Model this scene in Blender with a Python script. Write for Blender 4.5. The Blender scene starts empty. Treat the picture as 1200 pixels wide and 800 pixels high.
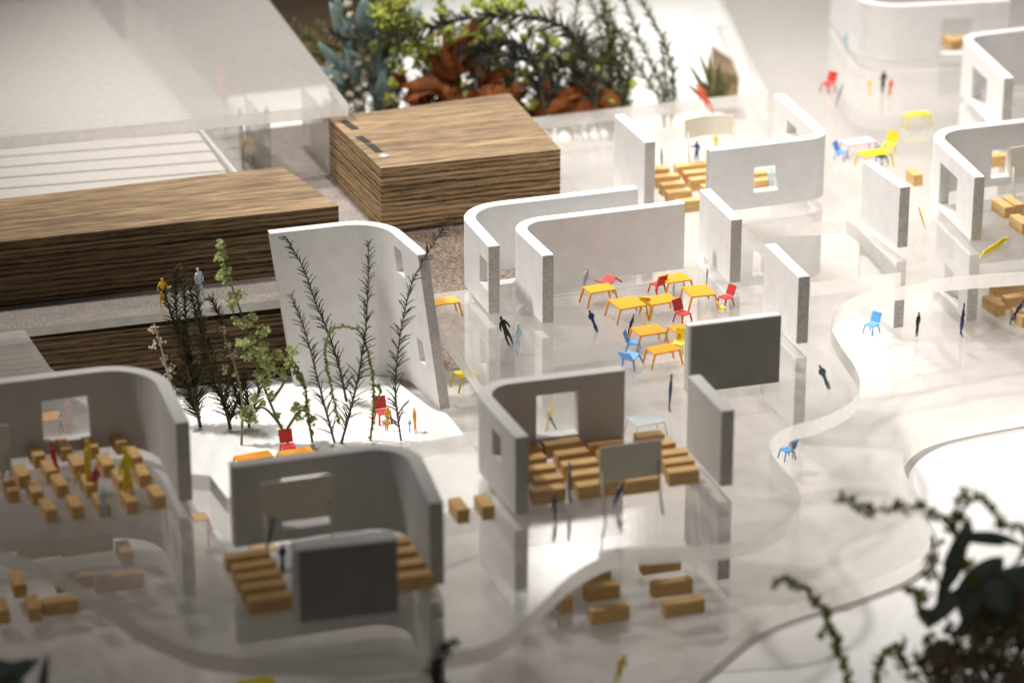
import bpy, bmesh, math, random
from mathutils import Vector, Matrix, geometry
random.seed(7)
S = bpy.context.scene
COL = S.collection
R = math.radians
# ------------------------------------------------------------------ units: 1 unit = 1 cm
S.unit_settings.system = 'METRIC'
S.unit_settings.scale_length = 0.01
T = 0.7                     # acrylic sheet thickness
Z0 = 0.0                    # white base board top
Z1 = 0.72                   # lower floor top
Z2 = 4.92                   # upper floor top
Z3 = 9.1                    # roof sheet top
H = 3.3                     # wall height
# ------------------------------------------------------------------ camera (105 mm class macro, looking down)
F = 3650.0; CX = 600.0; CY = 400.0; PITCH = R(22); YAW = R(18.3); DIST = 140.0
right = Vector((math.cos(YAW), -math.sin(YAW), 0))
fwdg = Vector((math.sin(YAW), math.cos(YAW), 0))
fwd = fwdg * math.cos(PITCH) - Vector((0, 0, 1)) * math.sin(PITCH)
upv = fwdg * math.sin(PITCH) + Vector((0, 0, 1)) * math.cos(PITCH)
eye = Vector((0, 0, Z2)) - fwd * DIST
cam = bpy.data.cameras.new('camera'); camo = bpy.data.objects.new('camera', cam); COL.objects.link(camo)
cam.sensor_width = 36; cam.lens = F / 1200 * 36
cam.clip_start = 1; cam.clip_end = 2000
m = Matrix.Identity(4)
for i in range(3):
    m[i][0] = right[i]; m[i][1] = upv[i]; m[i][2] = -fwd[i]; m[i][3] = eye[i]
camo.matrix_world = m
S.camera = camo
cam.dof.use_dof = True
cam.dof.focus_distance = 144.0
cam.dof.aperture_fstop = 0.088      # the unit is 1 cm, so this is about f/9
# ------------------------------------------------------------------ light and exposure
W = bpy.data.worlds.new('World'); S.world = W; W.use_nodes = True
bg = W.node_tree.nodes['Background']; bg.inputs[0].default_value = (1.0, 0.945, 0.885, 1); bg.inputs[1].default_value = 0.13
def lamp(name, kind, loc, target, energy, col, size, spot=None, blend=0.6):
    l = bpy.data.lights.new(name, kind); l.energy = energy; l.color = col
    if kind == 'SPOT':
        l.spot_size = R(spot); l.spot_blend = blend; l.shadow_soft_size = size
    else:
        l.shape = 'DISK'; l.size = size
    o = bpy.data.objects.new(name, l); COL.objects.link(o); o.location = loc
    o.rotation_euler = (Vector(target) - Vector(loc)).to_track_quat('-Z', 'Y').to_euler()
    return o
lamp('ceiling_spot', 'SPOT', (-80, 42, 165), (4, 13, 0), 1550000, (1.0, 0.962, 0.915), 8, 27, 0.9)
lamp('ceiling_spot', 'SPOT', (5, 110, 160), (34, 22, 0), 1500000, (1.0, 0.97, 0.935), 9, 38, 0.9)
lamp('ceiling_spot', 'SPOT', (10, -40, 190), (12, 36, 0), 1150000, (1.0, 0.965, 0.925), 5, 21, 0.5)
lamp('far_lamp', 'AREA', (68.0, 183.0, 109.0), (-4, -20, 5), 4500, (1.0, 0.96, 0.9), 13)
S.view_settings.view_transform = 'Standard'; S.view_settings.look = 'None'
S.view_settings.exposure = 0.0; S.view_settings.gamma = 1.0
S.render.engine = 'CYCLES'
S.cycles.max_bounces = 12; S.cycles.transparent_max_bounces = 32; S.cycles.diffuse_bounces = 4
S.cycles.use_denoising = True; S.cycles.sample_clamp_indirect = 6

# ------------------------------------------------------------------ survey helpers: plan points on a level of the model
def ray(px, py):
    return (fwd * F + right * (px - CX) - upv * (py - CY)).normalized()
def at(px, py, z):
    d = ray(px, py); return eye + d * ((z - eye.z) / d.z)
def vert(px, py, base):
    d = ray(px, py); return eye + d * ((Vector(base) - eye).dot(fwdg) / d.dot(fwdg))
def proj(p):
    v = Vector(p) - eye; dz = v.dot(fwd)
    return CX + F * v.dot(right) / dz, CY - F * v.dot(upv) / dz

# ------------------------------------------------------------------ materials
class NT:
    def __init__(s, name):
        s.m = bpy.data.materials.new(name); s.m.use_nodes = True
        s.t = s.m.node_tree; s.t.nodes.clear(); s.out = s.n('ShaderNodeOutputMaterial')
    def n(s, typ, **kw):
        x = s.t.nodes.new(typ)
        for k, v in kw.items():
            if k[0] == 'i' and k[1:].isdigit(): x.inputs[int(k[1:])].default_value = v
            else: setattr(x, k, v)
        return x
    def l(s, a, b): s.t.links.new(a, b)
    def ramp(s, fac, stops):
        r = s.n('ShaderNodeValToRGB'); e = r.color_ramp.elements
        while len(e) < len(stops): e.new(0.5)
        for i, (p, c) in enumerate(stops):
            e[i].position = p; e[i].color = (*c, 1) if len(c) == 3 else c
        s.l(fac, r.inputs[0]); return r
    def coords(s, scale=(1, 1, 1), rot=(0, 0, 0), kind='Object'):
        tc = s.n('ShaderNodeTexCoord'); mp = s.n('ShaderNodeMapping')
        mp.inputs['Scale'].default_value = scale; mp.inputs['Rotation'].default_value = rot
        s.l(tc.outputs[kind], mp.inputs[0]); return mp.outputs[0]
    def noise(s, vec, scale, detail=4, rough=0.6):
        n = s.n('ShaderNodeTexNoise'); n.inputs['Scale'].default_value = scale
        n.inputs['Detail'].default_value = detail; n.inputs['Roughness'].default_value = rough
        s.l(vec, n.inputs['Vector']); return n.outputs['Fac']
    def bump(s, h, strength, dist):
        b = s.n('ShaderNodeBump'); b.inputs['Strength'].default_value = strength
        b.inputs['Distance'].default_value = dist; s.l(h, b.inputs['Height']); return b.outputs[0]
    def bsdf(s, rough=0.6, spec=0.4):
        p = s.n('ShaderNodeBsdfPrincipled'); p.inputs['Roughness'].default_value = rough
        p.inputs['Specular IOR Level'].default_value = spec; s.l(p.outputs[0], s.out.inputs[0]); return p

def mat_card(name, c, var=0.06, bump=0.25, sc=5.0, rough=0.75, fine=14):
    k = NT(name); v = k.coords()
    p = k.bsdf(rough, 0.25)
    n1 = k.noise(v, sc * 0.25, 3); n2 = k.noise(v, fine, 4, 0.7)
    r = k.ramp(n1, [(0.3, tuple(x * (1 - var) for x in c)), (0.7, c)])
    k.l(r.outputs[0], p.inputs['Base Color'])
    k.l(k.bump(n2, bump, 0.02), p.inputs['Normal'])
    return k.m
def mat_paint(name, c, rough=0.5):
    k = NT(name); v = k.coords(); p = k.bsdf(rough, 0.35)
    n = k.noise(v, 6.0, 3)
    r = k.ramp(n, [(0.3, tuple(x * 0.82 for x in c)), (0.7, c)])
    k.l(r.outputs[0], p.inputs['Base Color']); k.l(k.bump(k.noise(v, 30), 0.2, 0.01), p.inputs['Normal'])
    return k.m
def mat_speckle(name, a, b, c, sc=14, bump=0.7):
    k = NT(name); v = k.coords(); p = k.bsdf(0.9, 0.15)
    n = k.noise(v, sc, 5, 0.8); n2 = k.noise(v, sc * 0.15, 3)
    r = k.ramp(n, [(0.36, a), (0.5, b), (0.66, c)])
    mx = k.n('ShaderNodeMixRGB', blend_type='MULTIPLY'); mx.inputs[0].default_value = 0.6
    r2 = k.ramp(n2, [(0.3, (0.75, 0.74, 0.72)), (0.7, (1, 1, 1))])
    k.l(r.outputs[0], mx.inputs[1]); k.l(r2.outputs[0], mx.inputs[2])
    k.l(mx.outputs[0], p.inputs['Base Color']); k.l(k.bump(n, bump, 0.03), p.inputs['Normal'])
    return k.m
def mat_leaf(name, a, b, trans=0.3, sc=1.2):
    k = NT(name); v = k.coords()
    n = k.noise(v, sc, 3)
    r = k.ramp(n, [(0.3, a), (0.7, b)])
    p = k.n('ShaderNodeBsdfPrincipled'); p.inputs['Roughness'].default_value = 0.6; p.inputs['Specular IOR Level'].default_value = 0.25
    t = k.n('ShaderNodeBsdfTranslucent'); mx = k.n('ShaderNodeMixShader'); mx.inputs[0].default_value = trans
    k.l(r.outputs[0], p.inputs['Base Color']); k.l(r.outputs[0], t.inputs[0])
    k.l(p.outputs[0], mx.inputs[1]); k.l(t.outputs[0], mx.inputs[2]); k.l(mx.outputs[0], k.out.inputs[0])
    return k.m
def mat_acrylic(name, milk, tint, glo=1.0, rough=0.06, dust=0.2, thru=0.5):
    """clear cast acrylic: see-through, mirror-like at a slant, dusty and finely scratched"""
    k = NT(name); v = k.coords()
    tr = k.n('ShaderNodeBsdfTransparent'); tr.inputs[0].default_value = (*tint, 1)
    df = k.n('ShaderNodeBsdfDiffuse'); df.inputs[0].default_value = (0.86, 0.83, 0.79, 1)
    tl = k.n('ShaderNodeBsdfTranslucent'); tl.inputs[0].default_value = (0.86, 0.83, 0.79, 1)
    dm = k.n('ShaderNodeMixShader'); dm.inputs[0].default_value = thru
    k.l(df.outputs[0], dm.inputs[1]); k.l(tl.outputs[0], dm.inputs[2])
    n1 = k.noise(v, 2.2, 4, 0.6); n2 = k.noise(v, 12.0, 5, 0.8)
    mul = k.n('ShaderNodeMath', operation='MULTIPLY'); k.l(n1, mul.inputs[0]); k.l(n2, mul.inputs[1])
    mr = k.n('ShaderNodeMapRange'); mr.inputs[1].default_value = 0.1; mr.inputs[2].default_value = 0.45
    mr.inputs[3].default_value = milk * (1 - dust); mr.inputs[4].default_value = milk * (1 + dust)
    k.l(mul.outputs[0], mr.inputs[0])
    a = k.n('ShaderNodeMixShader'); k.l(mr.outputs[0], a.inputs[0]); k.l(tr.outputs[0], a.inputs[1]); k.l(dm.outputs[0], a.inputs[2])
    gl = k.n('ShaderNodeBsdfGlossy'); gl.inputs['Roughness'].default_value = rough
    gl.inputs[0].default_value = (1, 1, 1, 1)
    k.l(k.bump(n2, 0.02, 0.05), gl.inputs['Normal'])
    fr = k.n('ShaderNodeFresnel'); fr.inputs[0].default_value = 1.49
    fm = k.n('ShaderNodeMath', operation='MULTIPLY'); fm.inputs[1].default_value = glo; k.l(fr.outputs[0], fm.inputs[0])
    b = k.n('ShaderNodeMixShader'); k.l(fm.outputs[0], b.inputs[0]); k.l(a.outputs[0], b.inputs[1]); k.l(gl.outputs[0], b.inputs[2])
    k.l(b.outputs[0], k.out.inputs[0]); return k.m
def mat_wood_top(name):
    k = NT(name); v = k.coords((0.10, 1.0, 1.0)); p = k.bsdf(0.6, 0.3)
    n = k.noise(v, 3.2, 6, 0.7); n3 = k.noise(k.coords((0.06, 1, 1)), 14, 3, 0.7); n2 = k.noise(k.coords((0.05, 0.5, 1)), 1.0, 2)
    r = k.ramp(n, [(0.28, (0.075, 0.050, 0.030)), (0.42, (0.18, 0.122, 0.068)), (0.54, (0.29, 0.20, 0.112)), (0.74, (0.42, 0.30, 0.175))])
    r2 = k.ramp(n2, [(0.35, (0.45, 0.45, 0.46)), (0.65, (1.0, 0.98, 0.95))])
    r3 = k.ramp(n3, [(0.40, (0.55, 0.5, 0.45)), (0.55, (1, 1, 1))])
    mx = k.n('ShaderNodeMixRGB', blend_type='MULTIPLY'); mx.inputs[0].default_value = 0.75
    my = k.n('ShaderNodeMixRGB', blend_type='MULTIPLY'); my.inputs[0].default_value = 0.8
    k.l(r.outputs[0], mx.inputs[1]); k.l(r2.outputs[0], mx.inputs[2])
    k.l(mx.outputs[0], my.inputs[1]); k.l(r3.outputs[0], my.inputs[2])
    k.l(my.outputs[0], p.inputs['Base Color']); k.l(k.bump(n, 0.3, 0.03), p.inputs['Normal']); return k.m
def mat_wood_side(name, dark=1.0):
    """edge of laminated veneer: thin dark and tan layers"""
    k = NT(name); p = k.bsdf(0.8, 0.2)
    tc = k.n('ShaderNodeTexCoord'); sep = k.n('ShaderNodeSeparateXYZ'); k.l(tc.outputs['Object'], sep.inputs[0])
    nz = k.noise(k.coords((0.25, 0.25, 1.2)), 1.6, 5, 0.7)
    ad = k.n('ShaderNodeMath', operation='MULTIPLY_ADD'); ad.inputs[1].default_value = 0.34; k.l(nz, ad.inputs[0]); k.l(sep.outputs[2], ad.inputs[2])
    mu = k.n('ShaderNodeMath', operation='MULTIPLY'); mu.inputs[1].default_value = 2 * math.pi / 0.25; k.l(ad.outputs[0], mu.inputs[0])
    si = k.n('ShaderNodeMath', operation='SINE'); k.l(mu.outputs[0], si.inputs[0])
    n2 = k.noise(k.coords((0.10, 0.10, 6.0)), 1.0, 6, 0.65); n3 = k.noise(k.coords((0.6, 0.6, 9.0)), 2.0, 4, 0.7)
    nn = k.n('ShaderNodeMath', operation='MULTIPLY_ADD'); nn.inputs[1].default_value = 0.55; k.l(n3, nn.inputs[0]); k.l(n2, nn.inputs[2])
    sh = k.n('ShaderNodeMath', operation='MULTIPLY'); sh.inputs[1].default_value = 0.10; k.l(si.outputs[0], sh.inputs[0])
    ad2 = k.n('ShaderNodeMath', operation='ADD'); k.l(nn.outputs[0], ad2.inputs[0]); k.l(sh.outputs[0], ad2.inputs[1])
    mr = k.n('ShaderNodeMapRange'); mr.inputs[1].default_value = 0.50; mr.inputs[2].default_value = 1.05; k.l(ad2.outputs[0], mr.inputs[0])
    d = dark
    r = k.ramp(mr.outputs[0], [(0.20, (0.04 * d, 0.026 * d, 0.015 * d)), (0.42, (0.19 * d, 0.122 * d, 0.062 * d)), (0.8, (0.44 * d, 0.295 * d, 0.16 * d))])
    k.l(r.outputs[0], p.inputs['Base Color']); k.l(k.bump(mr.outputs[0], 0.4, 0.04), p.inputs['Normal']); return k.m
def mat_desk(name):
    k = NT(name); p = k.bsdf(0.6, 0.3)
    oi = k.n('ShaderNodeObjectInfo'); v = k.coords((0.5, 4, 4))
    ad = k.n('ShaderNodeVectorMath', operation='ADD'); k.l(v, ad.inputs[0]); k.l(oi.outputs['Location'], ad.inputs[1])
    n = k.noise(ad.outputs[0], 3.0, 4)
    r = k.ramp(n, [(0.3, (0.46, 0.27, 0.095)), (0.7, (0.66, 0.43, 0.19))])
    k.l(r.outputs[0], p.inputs['Base Color']); k.l(k.bump(n, 0.2, 0.02), p.inputs['Normal']); return k.m

M = {}
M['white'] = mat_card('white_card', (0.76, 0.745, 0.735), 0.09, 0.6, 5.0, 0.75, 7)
M['shadewall'] = mat_card('shade_toned_white_card', (0.56, 0.545, 0.53), 0.06, 0.35)  # white card darkened: shade of the front classroom walls put into the colour
M['edge'] = mat_speckle('raw_card_edge', (0.38, 0.36, 0.33), (0.52, 0.495, 0.46), (0.66, 0.64, 0.60), 11, 0.8)
M['board'] = mat_card('grey_board_and_shade', (0.27, 0.255, 0.24), 0.12, 0.6, 4, 0.85, 10)  # grey of the front board; on W3 it stands for shade
M['base'] = mat_card('white_base_board', (0.80, 0.785, 0.765), 0.03, 0.1)
M['cardbright'] = mat_card('smooth_white_card', (0.84, 0.83, 0.81), 0.02, 0.08)
M['table'] = mat_wood_top('brown_table_wood')
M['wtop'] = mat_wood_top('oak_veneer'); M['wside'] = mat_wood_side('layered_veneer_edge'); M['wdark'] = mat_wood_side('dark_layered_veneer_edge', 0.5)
M['sand'] = mat_speckle('brown_grit_paper', (0.075, 0.055, 0.042), (0.19, 0.145, 0.115), (0.40, 0.34, 0.29), 9, 0.8)
M['greyplate'] = mat_speckle('grey_dusty_plate', (0.15, 0.13, 0.115), (0.22, 0.195, 0.175), (0.33, 0.30, 0.275), 9, 0.5)
M['step'] = mat_card('grey_white_step', (0.50, 0.48, 0.455), 0.06, 0.2)
M['plateedge'] = mat_card('pale_plate_edge', (0.66, 0.63, 0.59), 0.15, 0.3)
M['desk'] = mat_desk('pale_basswood')
M['beige'] = mat_card('beige_card', (0.72, 0.67, 0.56), 0.08, 0.2)
M['black'] = mat_paint('black_tape', (0.03, 0.027, 0.025), 0.4)
M['chip'] = mat_card('glue_chip', (0.7, 0.7, 0.68), 0.3, 1.0, 10, 0.25, 6)
PAINT = {'orange': (0.88, 0.35, 0.012), 'amber': (0.86, 0.43, 0.04), 'red': (0.60, 0.045, 0.04), 'blue': (0.10, 0.36, 0.80), 'navy': (0.02, 0.035, 0.16),
         'paleblue': (0.52, 0.66, 0.76), 'grey': (0.45, 0.48, 0.49), 'steel': (0.14, 0.20, 0.24), 'ink': (0.018, 0.016, 0.016), 'yellow': (0.88, 0.66, 0.02), 'pink': (0.88, 0.55, 0.66), 'coral': (0.85, 0.14, 0.07)}
for k_, c_ in PAINT.items(): M[k_] = mat_paint(k_ + '_paint', c_)
M['acr'] = mat_acrylic('dusty_acrylic', 0.22, (0.985, 0.98, 0.975), 0.85)
M['acr_under'] = mat_acrylic('acrylic_underside', 0.02, (0.99, 0.985, 0.98), 0.35, 0.1)
M['acr_edge'] = mat_acrylic('sawn_acrylic_edge', 0.78, (0.90, 0.89, 0.88), 1.0, 0.25, 0.12, 0.8)
M['roof'] = mat_acrylic('scratched_roof_acrylic', 0.36, (0.93, 0.92, 0.91), 0.8, 0.15, 0.12)
M['clear'] = mat_acrylic('clear_acrylic', 0.025, (0.97, 0.97, 0.97), 0.8)
M['rod'] = mat_acrylic('clear_rod', 0.3, (0.92, 0.92, 0.92), 1.0, 0.15, 0.2)
L = {}
L['fern'] = mat_leaf('dark_fern', (0.018, 0.022, 0.018), (0.040, 0.045, 0.030), 0.1)
L['conifer'] = mat_leaf('brown_green_conifer', (0.03, 0.032, 0.015), (0.085, 0.078, 0.03), 0.2)
L['lime'] = mat_leaf('lime_flower', (0.38, 0.44, 0.08), (0.62, 0.66, 0.16), 0.35)
L['pale'] = mat_leaf('pale_green_flower', (0.46, 0.52, 0.20), (0.70, 0.74, 0.40), 0.4)
L['olive'] = mat_leaf('olive_leaf', (0.18, 0.22, 0.03), (0.36, 0.40, 0.08), 0.4)
L['bead'] = mat_leaf('fresh_olive_leaf', (0.26, 0.30, 0.05), (0.48, 0.52, 0.13), 0.45)
L['teal'] = mat_leaf('teal_leaf', (0.13, 0.20, 0.19), (0.30, 0.40, 0.375), 0.3, 0.6)
L['rust'] = mat_leaf('rust_leaf', (0.20, 0.055, 0.015), (0.42, 0.14, 0.04), 0.3, 0.6)
L['cream'] = mat_leaf('cream_flower', (0.55, 0.46, 0.33), (0.76, 0.69, 0.56), 0.2, 3)
L['wisp'] = mat_leaf('olive_wisp', (0.12, 0.13, 0.05), (0.27, 0.27, 0.11), 0.4)
L['dusk'] = mat_leaf('dark_blue_green_leaf', (0.17, 0.21, 0.19), (0.32, 0.38, 0.34), 0.5, 0.5)
L['dried'] = mat_leaf('dried_brown_flower', (0.28, 0.22, 0.14), (0.52, 0.43, 0.29), 0.45, 1.5)
L['ash'] = mat_leaf('charcoal_frond', (0.025, 0.03, 0.027), (0.065, 0.072, 0.062), 0.15)
L['stem'] = mat_leaf('brown_stem', (0.06, 0.045, 0.02), (0.13, 0.10, 0.05), 0.0)
L['gstem'] = mat_leaf('green_stem', (0.10, 0.13, 0.03), (0.20, 0.24, 0.07), 0.1)

# ------------------------------------------------------------------ object helpers
def mesh_of(name, vs, fs, mats, idx=None, smooth=False):
    me = bpy.data.meshes.new(name); me.from_pydata([tuple(v) for v in vs], [], fs)
    for mt in (mats if isinstance(mats, (list, tuple)) else [mats]): me.materials.append(mt)
    if idx: me.polygons.foreach_set('material_index', idx)
    if smooth: me.polygons.foreach_set('use_smooth', [True] * len(me.polygons))
    bm = bmesh.new(); bm.from_mesh(me); bmesh.ops.recalc_face_normals(bm, faces=bm.faces); bm.to_mesh(me); bm.free()
    return me
def link(name, me, parent=None, loc=None):
    o = bpy.data.objects.new(name, me); COL.objects.link(o)
    if loc is not None: o.location = loc
    if parent: o.parent = parent
    return o
def empty(name, loc, rz=0.0):
    o = bpy.data.objects.new(name, None); COL.objects.link(o); o.location = loc; o.rotation_euler = (0, 0, rz); o.empty_display_size = 0.3
    return o
def tag(o, label, cat, group=None):
    o['label'] = label; o['category'] = cat
    if group: o['group'] = group
    return o
def struct(o): o['kind'] = 'structure'; return o
def bevel(o, w=0.03, seg=2, ang=40):
    b = o.modifiers.new('bevel', 'BEVEL'); b.width = w; b.segments = seg; b.limit_method = 'ANGLE'; b.angle_limit = R(ang)
class MB:
    def __init__(s): s.v = []; s.f = []; s.i = []
    def box(s, c, d, rot=None, mi=0):
        b = len(s.v)
        for x in (-.5, .5):
            for y in (-.5, .5):
                for z in (-.5, .5):
                    p = Vector((x * d[0], y * d[1], z * d[2]))
                    if rot: p = rot @ p
                    s.v.append(Vector(c) + p)
        for q in ((0, 1, 3, 2), (4, 6, 7, 5), (0, 4, 5, 1), (2, 3, 7, 6), (0, 2, 6, 4), (1, 5, 7, 3)):
            s.f.append(tuple(b + i for i in q)); s.i.append(mi)
    def tube(s, pts, r0, r1=None, n=6, mi=0):
        r1 = r0 if r1 is None else r1; b = len(s.v); k = len(pts); pts = [Vector(p) for p in pts]
        for i, p in enumerate(pts):
            t = (pts[min(i + 1, k - 1)] - pts[max(i - 1, 0)]).normalized()
            a = t.cross(Vector((0, 0, 1)))
            if a.length < 0.05: a = t.cross(Vector((1, 0, 0)))
            a.normalize(); c = t.cross(a); r = r0 + (r1 - r0) * i / max(1, k - 1)
            for j in range(n):
                s.v.append(p + (a * math.cos(2 * math.pi * j / n) + c * math.sin(2 * math.pi * j / n)) * r)
        for i in range(k - 1):
            for j in range(n):
                s.f.append((b + i * n + j, b + i * n + (j + 1) % n, b + (i + 1) * n + (j + 1) % n, b + (i + 1) * n + j)); s.i.append(mi)
        s.f.append(tuple(b + j for j in range(n))); s.i.append(mi)
        s.f.append(tuple(b + (k - 1) * n + j for j in reversed(range(n)))); s.i.append(mi)
    def blob(s, c, r, mi=0, squash=1.0):
        b = len(s.v); jr = [r * random.uniform(0.75, 1.2) for _ in range(6)]
        for k_, d in enumerate(((1, 0, 0), (-1, 0, 0), (0, 1, 0), (0, -1, 0), (0, 0, 1), (0, 0, -1))): s.v.append(Vector(c) + Vector(d) * jr[k_])
        for q in ((0, 2, 4), (2, 1, 4), (1, 3, 4), (3, 0, 4), (2, 0, 5), (1, 2, 5), (3, 1, 5), (0, 3, 5)):
            s.f.append(tuple(b + i for i in q)); s.i.append(mi)
    def leaf(s, base, tip, nrm, w, cup=0.15, mi=0, n=4):
        """a leaf blade with a folded midrib, thin and two-sided"""
        base = Vector(base); tip = Vector(tip); ax = tip - base; ln = ax.length
        side = ax.cross(Vector(nrm)).normalized(); up = side.cross(ax).normalized()
        b = len(s.v)
        for i in range(n + 1):
            t = i / n; hw = w * math.sin(math.pi * min(1, t * 0.92 + 0.06)) ** 0.8 * (1 - 0.25 * t)
            if i == n: hw = w * 0.04
            c = base + ax * t + up * (cup * ln * math.sin(math.pi * t))
            s.v += [c - side * hw + up * hw * 0.35, c, c + side * hw + up * hw * 0.35]
        for i in range(n):
            for j in (0, 1):
                a = b + i * 3 + j; s.f.append((a, a + 1, a + 4, a + 3)); s.i.append(mi)
    def build(s, name, mats, parent=None, loc=None, smooth=False):
        return link(name, mesh_of(name, s.v, s.f, mats, s.i, smooth), parent, loc)

def catmull(pts, n=6, closed=False):
    out = []; k = len(pts); pts = [Vector(p) for p in pts]
    rng = range(k if closed else k - 1)
    for i in rng:
        g = lambda j: pts[j % k] if closed else pts[max(0, min(k - 1, j))]
        p0, p1, p2, p3 = g(i - 1), g(i), g(i + 1), g(i + 2)
        for j in range(n):
            t = j / n
            out.append(0.5 * ((2 * p1) + (p2 - p0) * t + (2 * p0 - 5 * p1 + 4 * p2 - p3) * t * t + (3 * p1 - p0 - 3 * p2 + p3) * t ** 3))
    if not closed: out.append(pts[-1])
    return out
def pip(p, poly):
    c = False; j = len(poly) - 1
    for i in range(len(poly)):
        a, b = poly[i], poly[j]
        if (a[1] > p[1]) != (b[1] > p[1]) and p[0] < (b[0] - a[0]) * (p[1] - a[1]) / (b[1] - a[1]) + a[0]: c = not c
        j = i
    return c
def sheet(name, outer, ztop, thick, mats, holes=(), parent=None):
    """flat sheet cut to an outline; faces material 0, cut edges material 1"""
    loops = [[(p[0], p[1]) for p in outer]] + [[(p[0], p[1]) for p in h] for h in holes]
    vs = []; es = []
    for lp in loops:
        b = len(vs); vs += [Vector(p) for p in lp]; es += [(b + i, b + (i + 1) % len(lp)) for i in range(len(lp))]
    ov, oe, of, *_ = geometry.delaunay_2d_cdt(vs, es, [], 1, 1e-4)
    fs = []
    for f in of:
        c = sum((ov[i] for i in f), Vector((0, 0))) / len(f)
        if pip(c, loops[0]) and not any(pip(c, h) for h in loops[1:]): fs.append(tuple(f))
    n = len(ov)
    V = [(v[0], v[1], ztop) for v in ov] + [(v[0], v[1], ztop - thick) for v in ov]
    FF = fs + [tuple(i + n for i in reversed(f)) for f in fs]; I = [0] * len(fs) + [2 if len(mats) > 2 else 0] * len(fs)
    cnt = {}
    for f in fs:
        for a, b in zip(f, f[1:] + f[:1]): cnt[(a, b)] = 1
    for (a, b) in list(cnt):
        if (b, a) not in cnt: FF.append((a, b, b + n, a + n)); I.append(1)
    return link(name, mesh_of(name, V, FF, mats, I), parent)

def round_path(pts, rad, n=10):
    """points of a polyline with rounded corners; also for each point the leg it lies on (-1 on a curve)"""
    P = [Vector((p[0], p[1])) for p in pts]; out = [(P[0], 0)]
    for i in range(1, len(P) - 1):
        a = (P[i - 1] - P[i]).normalized(); b = (P[i + 1] - P[i]).normalized(); r = rad[i - 1] if isinstance(rad, (list, tuple)) else rad
        if r <= 0: out.append((P[i], i)); continue
        ang = a.angle(b); d = min(r / math.tan(ang / 2), (P[i - 1] - P[i]).length * 0.95, (P[i + 1] - P[i]).length * 0.95)
        r = d * math.tan(ang / 2)
        c = P[i] + (a + b).normalized() * (r / math.sin(ang / 2))
        s = P[i] + a * d; e = P[i] + b * d
        a0 = math.atan2(*(s - c).yx); a1 = math.atan2(*(e - c).yx); da = (a1 - a0 + math.pi) % (2 * math.pi) - math.pi
        for k in range(n + 1):
            q = a0 + da * k / n; out.append((c + Vector((math.cos(q), math.sin(q))) * r, i if k == n else -1 - i))
    out.append((P[-1], len(P) - 1)); return out

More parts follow.
